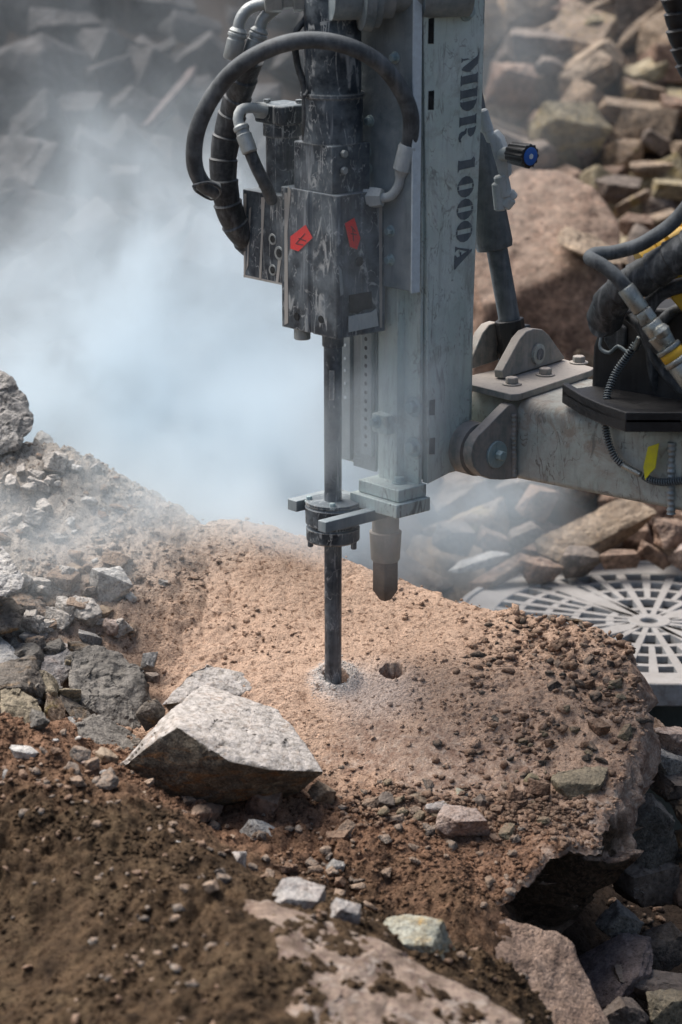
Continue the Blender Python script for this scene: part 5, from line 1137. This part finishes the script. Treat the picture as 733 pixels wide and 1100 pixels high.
for mt_, n_, lab in (('soil', 1800, 'crumbly reddish soil heaped along the right rim of the boulder'), ('soiled_brown', 1300, 'reddish brown broken chips heaped along the right rim of the boulder'), ('soiled_dark', 500, 'blackish chips mixed into the rubble along the right rim')):
    x_, y_, z_, s_, _o = scatter(n_, .15, .68, -.36, .28, rimd, .0025, .016, 3.5); crumbs('gravel', x_, y_, z_, s_, M[mt_], lab)
q_ = HOLES[0][0]; x_, y_, z_, s_, _o = scatter(9000, q_.x - .09, q_.x + .09, q_.y - .09, q_.y + .09, lambda x, y: np.exp(-((np.hypot(x - q_.x, y - q_.y) - .034) / .013) ** 2), .0006, .0022, 2); crumbs('cuttings', x_, y_, z_, s_, M['flour'], 'fresh white rock cuttings heaped round the drill rod')
cl = lambda x, y: np.exp(-((y + .36 - .10 * x) / .05) ** 2) * sstep(.0, .1, x) * sstep(.5, .4, x)
x_, y_, z_, s_, _o = scatter(6000, 0, .5, -.5, -.22, cl, .003, .011, 2.2); crumbs('gravel', x_, y_, z_, s_, M['soiled_brown'], 'brown chips banked along the front lip of the boulder')
for i, (mt, nm) in enumerate((('soiled_brown', 'brown'), ('soiled_tan', 'tan'), ('soiled_grey', 'grey'))):
    q = slice(i * h, (i + 1) * h); crumbs('gravel', x[q], y[q], z[q], s[q], M[mt], f'{nm} rock chips strewn in the soil')

# ------------------------------------------------------------------ countable pebbles: one object each
pro = []
for k in range(8): pro.append(stone_mesh('pebble', block_pts(random.Random(900 + k), 1, .7, .45, n=20, chop=.8), .13, .05, 500 + k)[0])
PMb = {}; rg = random.Random(77); cnt = 0
zones = [('on the right rim of the boulder', (560, 680, 684, 860), 44, ['dim_rock', 'olive_rock', 'tan_rock', 'dark_rock']),
         ('on the front lip of the boulder', (400, 840, 620, 915), 34, ['dim_rock', 'tan_rock', 'olive_rock', 'slate_rock']),
         ('in brown soil below the boulder lip', (270, 870, 560, 1000), 34, ['red_rock', 'dim_rock', 'tan_rock', 'grey_rock']),
         ('on the dark soil mound', (0, 820, 250, 1060), 20, ['dim_rock', 'tan_rock', 'brown_rock', 'grey_rock']),
         ('in the dusty rubble of the left bank', (0, 500, 150, 700), 50, ['grey_rock', 'tan_rock', 'pale_rock', 'tan_rock']),
         ('among the stones at the top of the mound', (0, 780, 130, 850), 22, ['tan_rock', 'grey_rock', 'brown_rock', 'pale_rock']),
         ('under the big speckled stone', (150, 860, 400, 930), 24, ['red_rock', 'dim_rock', 'tan_rock', 'grey_rock'])]
KW = {'soiled_brown': 'brown', 'soiled_tan': 'tan', 'soiled_grey': 'grey', 'soiled_dark': 'dark', 'soiled_olive': 'olive', 'dim_rock': 'dull brown', 'olive_rock': 'olive', 'tan_rock': 'tan', 'dark_rock': 'dark', 'slate_rock': 'blue-grey', 'red_rock': 'reddish', 'grey_rock': 'grey', 'brown_rock': 'rusty', 'pale_rock': 'pale'}
yy_ = np.linspace(-1.7, .7, 900)
def hit(px, py):
    """first place where the sight line meets the ground or boulder"""
    P = [at(px, py, float(b)) for b in yy_]; X_ = np.array([q.x for q in P]); Z_ = np.array([q.z for q in P]); t_, on = top_h(X_, yy_)
    k = np.argmax(Z_ < t_); return Vector((X_[k], yy_[k], t_[k]))
for wh_, (a, b, c, d), n_, mats in zones:
    for _ in range(n_):
        q = hit(rg.uniform(a, c), rg.uniform(b, d)); key = (rg.randrange(8), rg.choice(mats).replace('dim_rock', 'soiled_brown').replace('red_rock', 'soiled_tan').replace('tan_rock', 'soiled_tan').replace('grey_rock', 'soiled_grey').replace('dark_rock', 'soiled_dark').replace('olive_rock', 'soiled_olive').replace('slate_rock', 'soiled_grey').replace('brown_rock', 'soiled_brown'))
        if q.y > .62: continue
        if key not in PMb: m2 = pro[key[0]].copy(); m2.materials.append(M[key[1]]); PMb[key] = m2
        o = link('pebble', PMb[key], None, smooth=False); s_ = (.010 + .026 * rg.random() ** 2) * (1.15 if 'bank' in wh_ else 1)
        o.location = q + ZD * s_ * .12; o.scale = (s_, s_, s_ * rg.uniform(.7, 1.2)); o.rotation_euler = (rg.uniform(-.6, .6), rg.uniform(-.6, .6), rg.uniform(0, 6.28)); cnt += 1
        size = 'thumb-sized' if s_ < .024 else 'egg-sized'
        tag(o, f'{size} {KW[key[1]]} pebble {wh_}', 'pebble', 'pebbles ' + wh_)
# broken stones heaped at the left: each one its own object
pl_ = [stone_mesh('stone', block_pts(random.Random(1200 + k), 1, .7, .5, n=12, chop=.5), .055, .05, 600 + k, strata=.2)[0] for k in range(9)]; PL = {}
HN = {'bank_rock': 'dust-coated', 'charcoal_rock': 'dark grey', 'dark_rock': 'blackish brown', 'olive_rock': 'olive brown', 'soiled_grey': 'dusty grey', 'grey_rock': 'rough grey', 'soiled_tan': 'dusty tan'}
for (a, b, c, d), n_, mats, wh_, s0, s1 in (((0, 700, 120, 800), 30, ['charcoal_rock', 'dark_rock', 'olive_rock', 'charcoal_rock'], 'wedged in the heap left of the big speckled stone', .05, .13),
        ((0, 600, 130, 700), 26, ['bank_rock', 'soiled_tan', 'bank_rock', 'soiled_grey'], 'in the dusty heap on the left bank', .035, .085),
        ((0, 490, 110, 600), 18, ['bank_rock'], 'high on the dust-covered left bank', .03, .075),
        ((80, 800, 160, 850), 8, ['soiled_tan', 'dark_rock', 'soiled_grey'], 'at the left foot of the big speckled stone', .03, .06),
        ((200, 860, 420, 960), 20, ['soiled_brown', 'soiled_tan', 'soiled_grey'], 'half sunk in brown soil before the speckled stone', .025, .055),
        ((420, 855, 600, 905), 18, ['soiled_brown', 'soiled_grey', 'soiled_olive'], 'in the chip cluster along the front lip', .02, .045),
        ((570, 690, 680, 850), 26, ['soiled_brown', 'soiled_dark', 'soiled_olive', 'soiled_tan'], 'in the rubble patch along the right rim', .02, .05)):
    for _ in range(n_):
        q = hit(rg.uniform(a, c), rg.uniform(b, d)); key = (rg.randrange(9), rg.choice(mats))
        if q.y > .62: continue
        if key not in PL: m2 = pl_[key[0]].copy(); m2.materials.append(M[key[1]]); PL[key] = m2
        o = link('stone', PL[key], None, smooth=False); s_ = s0 + (s1 - s0) * rg.random() ** 1.7
        o.location = q + ZD * s_ * .10; o.scale = (s_, s_, s_ * rg.uniform(.8, 1.2)); o.rotation_euler = (rg.uniform(-.5, .5), rg.uniform(-.5, .5), rg.uniform(0, 6.28))
        nm = HN.get(key[1]) or KW[key[1]]; tag(o, f'{nm} broken stone {wh_}', 'stone', 'broken stones ' + wh_)
print('pebbles', cnt)

# ------------------------------------------------------------------ drill dust in the air
m, t = nt('dust_air'); g = G(t)
geo = wpos(g); w1 = g.noise(geo, 2.4, 2, .5); warp = g.n('ShaderNodeTexNoise'); g.link(geo, warp.inputs['Vector']); warp.inputs['Scale'].default_value = 2.2; warp.inputs['Detail'].default_value = 3.0
wv = g.vmath('MULTIPLY', g.vmath('SUBTRACT', warp.outputs['Color'], (.5, .5, .5)), (.5, .5, .5)); pos = g.vmath('ADD', geo, wv)
def blob(px, py, Y, r, dn, sq=(1, 1, 1)):
    c = at(px, py, Y); v = g.vmath('SUBTRACT', pos, tuple(c)); v = g.vmath('MULTIPLY', v, (1 / (r * sq[0]), 1 / (r * sq[1]), 1 / (r * sq[2])))
    l = g.vmath('LENGTH', v); mr = g.n('ShaderNodeMapRange', interpolation_type='SMOOTHSTEP'); g.set(mr.inputs[0], l); mr.inputs[1].default_value = 1.0; mr.inputs[2].default_value = 0.0
    mr.inputs[3].default_value = 0; mr.inputs[4].default_value = dn; return mr.outputs[0]
DUST = [(180, 480, 1.05, .80, 7.5, (1, .7, .68)), (300, 520, .70, .48, 11, (1, .6, .6)), (110, 330, 1.2, .80, 2.7, (1, .7, .8)), (190, 230, 1.0, .36, 1.8, (1, .8, .8)), (410, 480, .00, .27, 9.0, (.8, .5, 1.0)), (250, 545, .52, .38, 5, (1.3, .5, .35)),
        (490, 560, .75, .38, 3.2, (1, .8, .6)), (545, 50, 2.0, .55, .5, (.8, .9, 1)), (395, 300, -.02, .40, .8, (.6, .5, 1)), (120, 535, .42, .36, 5, (1.1, .7, .5)), (290, 570, .36, .26, 5, (1.2, .7, .5)), (60, 570, .22, .42, 1.6, (1.1, .7, .6)), (100, 60, 2.2, 1.4, .2, (1, .8, 1))]
s_ = None
for q in DUST: b_ = blob(*q); s_ = b_ if s_ is None else g.math('ADD', s_, b_)
nz = g.ramp(g.noise(pos, 4.2, 5, .6), [(.38, .18), (.60, 1.35)])
dn = g.math('MULTIPLY', s_, nz)
pv = g.n('ShaderNodeVolumePrincipled'); pv.inputs['Color'].default_value = (.86, .945, .995, 1); pv.inputs['Anisotropy'].default_value = .1; g.link(dn, pv.inputs['Density'])
mo_ = g.n('ShaderNodeOutputMaterial'); g.link(pv.outputs[0], mo_.inputs['Volume'])
dm = MB().box((-1.5, -.40, -.35), (2.55, 0, 0), (0, 2.9, 0), (0, 0, 1.75)).build('dust_cloud', m, smooth=False)
tag(dm, 'pale blue-white cloud of drilling dust drifting behind and around the drill', None, kind='stuff')

# ------------------------------------------------------------------ say which one: place each small or filler stone by its nearest landmark
LM = {'the big speckled stone': (235, 800), 'the flat slab behind the speckled stone': (225, 735), 'the big dark grey stone': (122, 737), 'the chalky white stone': (12, 612), 'the flat pale bank stone': (118, 632),
      'the tall grey rock': (20, 445), 'the yellow-stained stone': (447, 1014), 'the mottled grey-white stone': (316, 965), 'the long pale stone': (280, 899), 'the lone dark stone': (535, 783), 'the large olive stone': (622, 846),
      'the dusty pink stone': (498, 881), 'the drill rod': (358, 700), 'the open drill hole': (422, 721), 'the drill spike': (410, 640), 'the round grate': (640, 660), 'the pair of whitish stones': (40, 802), 'the foreground crest': (420, 1035),
      'the yellowish mottled block': (25, 768), 'the upright bluish bank stone': (59, 588), 'the grey upright slab': (248, 932), 'the reddish mound stone': (40, 879), 'the thin bluish slab': (185, 912), 'the triangular tan stone': (625, 812),
      'the ochre ridge stone': (575, 841), 'the dark hollow': (600, 960), 'the pale ochre block': (613, 146), 'the huge reddish boulder': (590, 300), 'the blue knob': (560, 166), 'the pointed slab': (640, 570), 'the steel arm': (640, 490),
      'the black hose bend': (640, 280), 'the mast top': (500, 20), 'the hose loop': (215, 130), 'the hose fittings': (270, 40), 'the ridge-topped stone': (676, 122), 'the light ochre stone': (698, 74), 'the wedge stone': (536, 618), 'the drill head': (335, 280),
      'the arm pivot': (530, 490), 'the sloping corner slab': (694, 28), 'the yellow fittings': (715, 270)}
def rel(px, py):
    nm = min(LM, key=lambda k: (LM[k][0] - px) ** 2 + (LM[k][1] - py) ** 2); dx, dy = px - LM[nm][0], py - LM[nm][1]; d = math.hypot(dx, dy)
    a = ('right of' if dx > 0 else 'left of') if abs(dx) > 2 * abs(dy) else ('below' if dy > 0 else 'above') if abs(dy) > 2 * abs(dx) else (('lower ' if dy > 0 else 'upper ') + ('right of' if dx > 0 else 'left of'))
    return ('close ' if d < 40 else 'a little ' if d < 85 else 'well ') + a + ' ' + nm
byl = {}
for o in list(COL.objects):
    if o.parent is None and o.get('group') and o.get('category') and ('filler' in o['label'] or 'broken stone' in o['label'] or 'pebble' == o['category']):
        px, py, _ = proj(o.location); L = o['label'].split()
        head_ = ' '.join(L[:3]) if o['category'] == 'pebble' else (' '.join(L[:L.index('stone') + 1]) if 'filler' in L else o['label'].split(' stone')[0] + ' stone')
        byl.setdefault(head_ + ' ' + rel(px, py), []).append(o)
for k, v in byl.items():
    v.sort(key=lambda o: -o.scale[0])
    nm = [''] if len(v) == 1 else ['larger ', 'smaller '] if len(v) == 2 else ['largest '] + ['mid-sized '] * (len(v) - 2) + ['smallest ']
    for o, q in zip(v, nm): o['label'] = q + k
from collections import Counter
cc = Counter(o['label'] for o in COL.objects if o.parent is None and o.get('label')); print('labels shared', sum(v for v in cc.values() if v > 1), 'longest', max(len(k.split()) for k in cc))
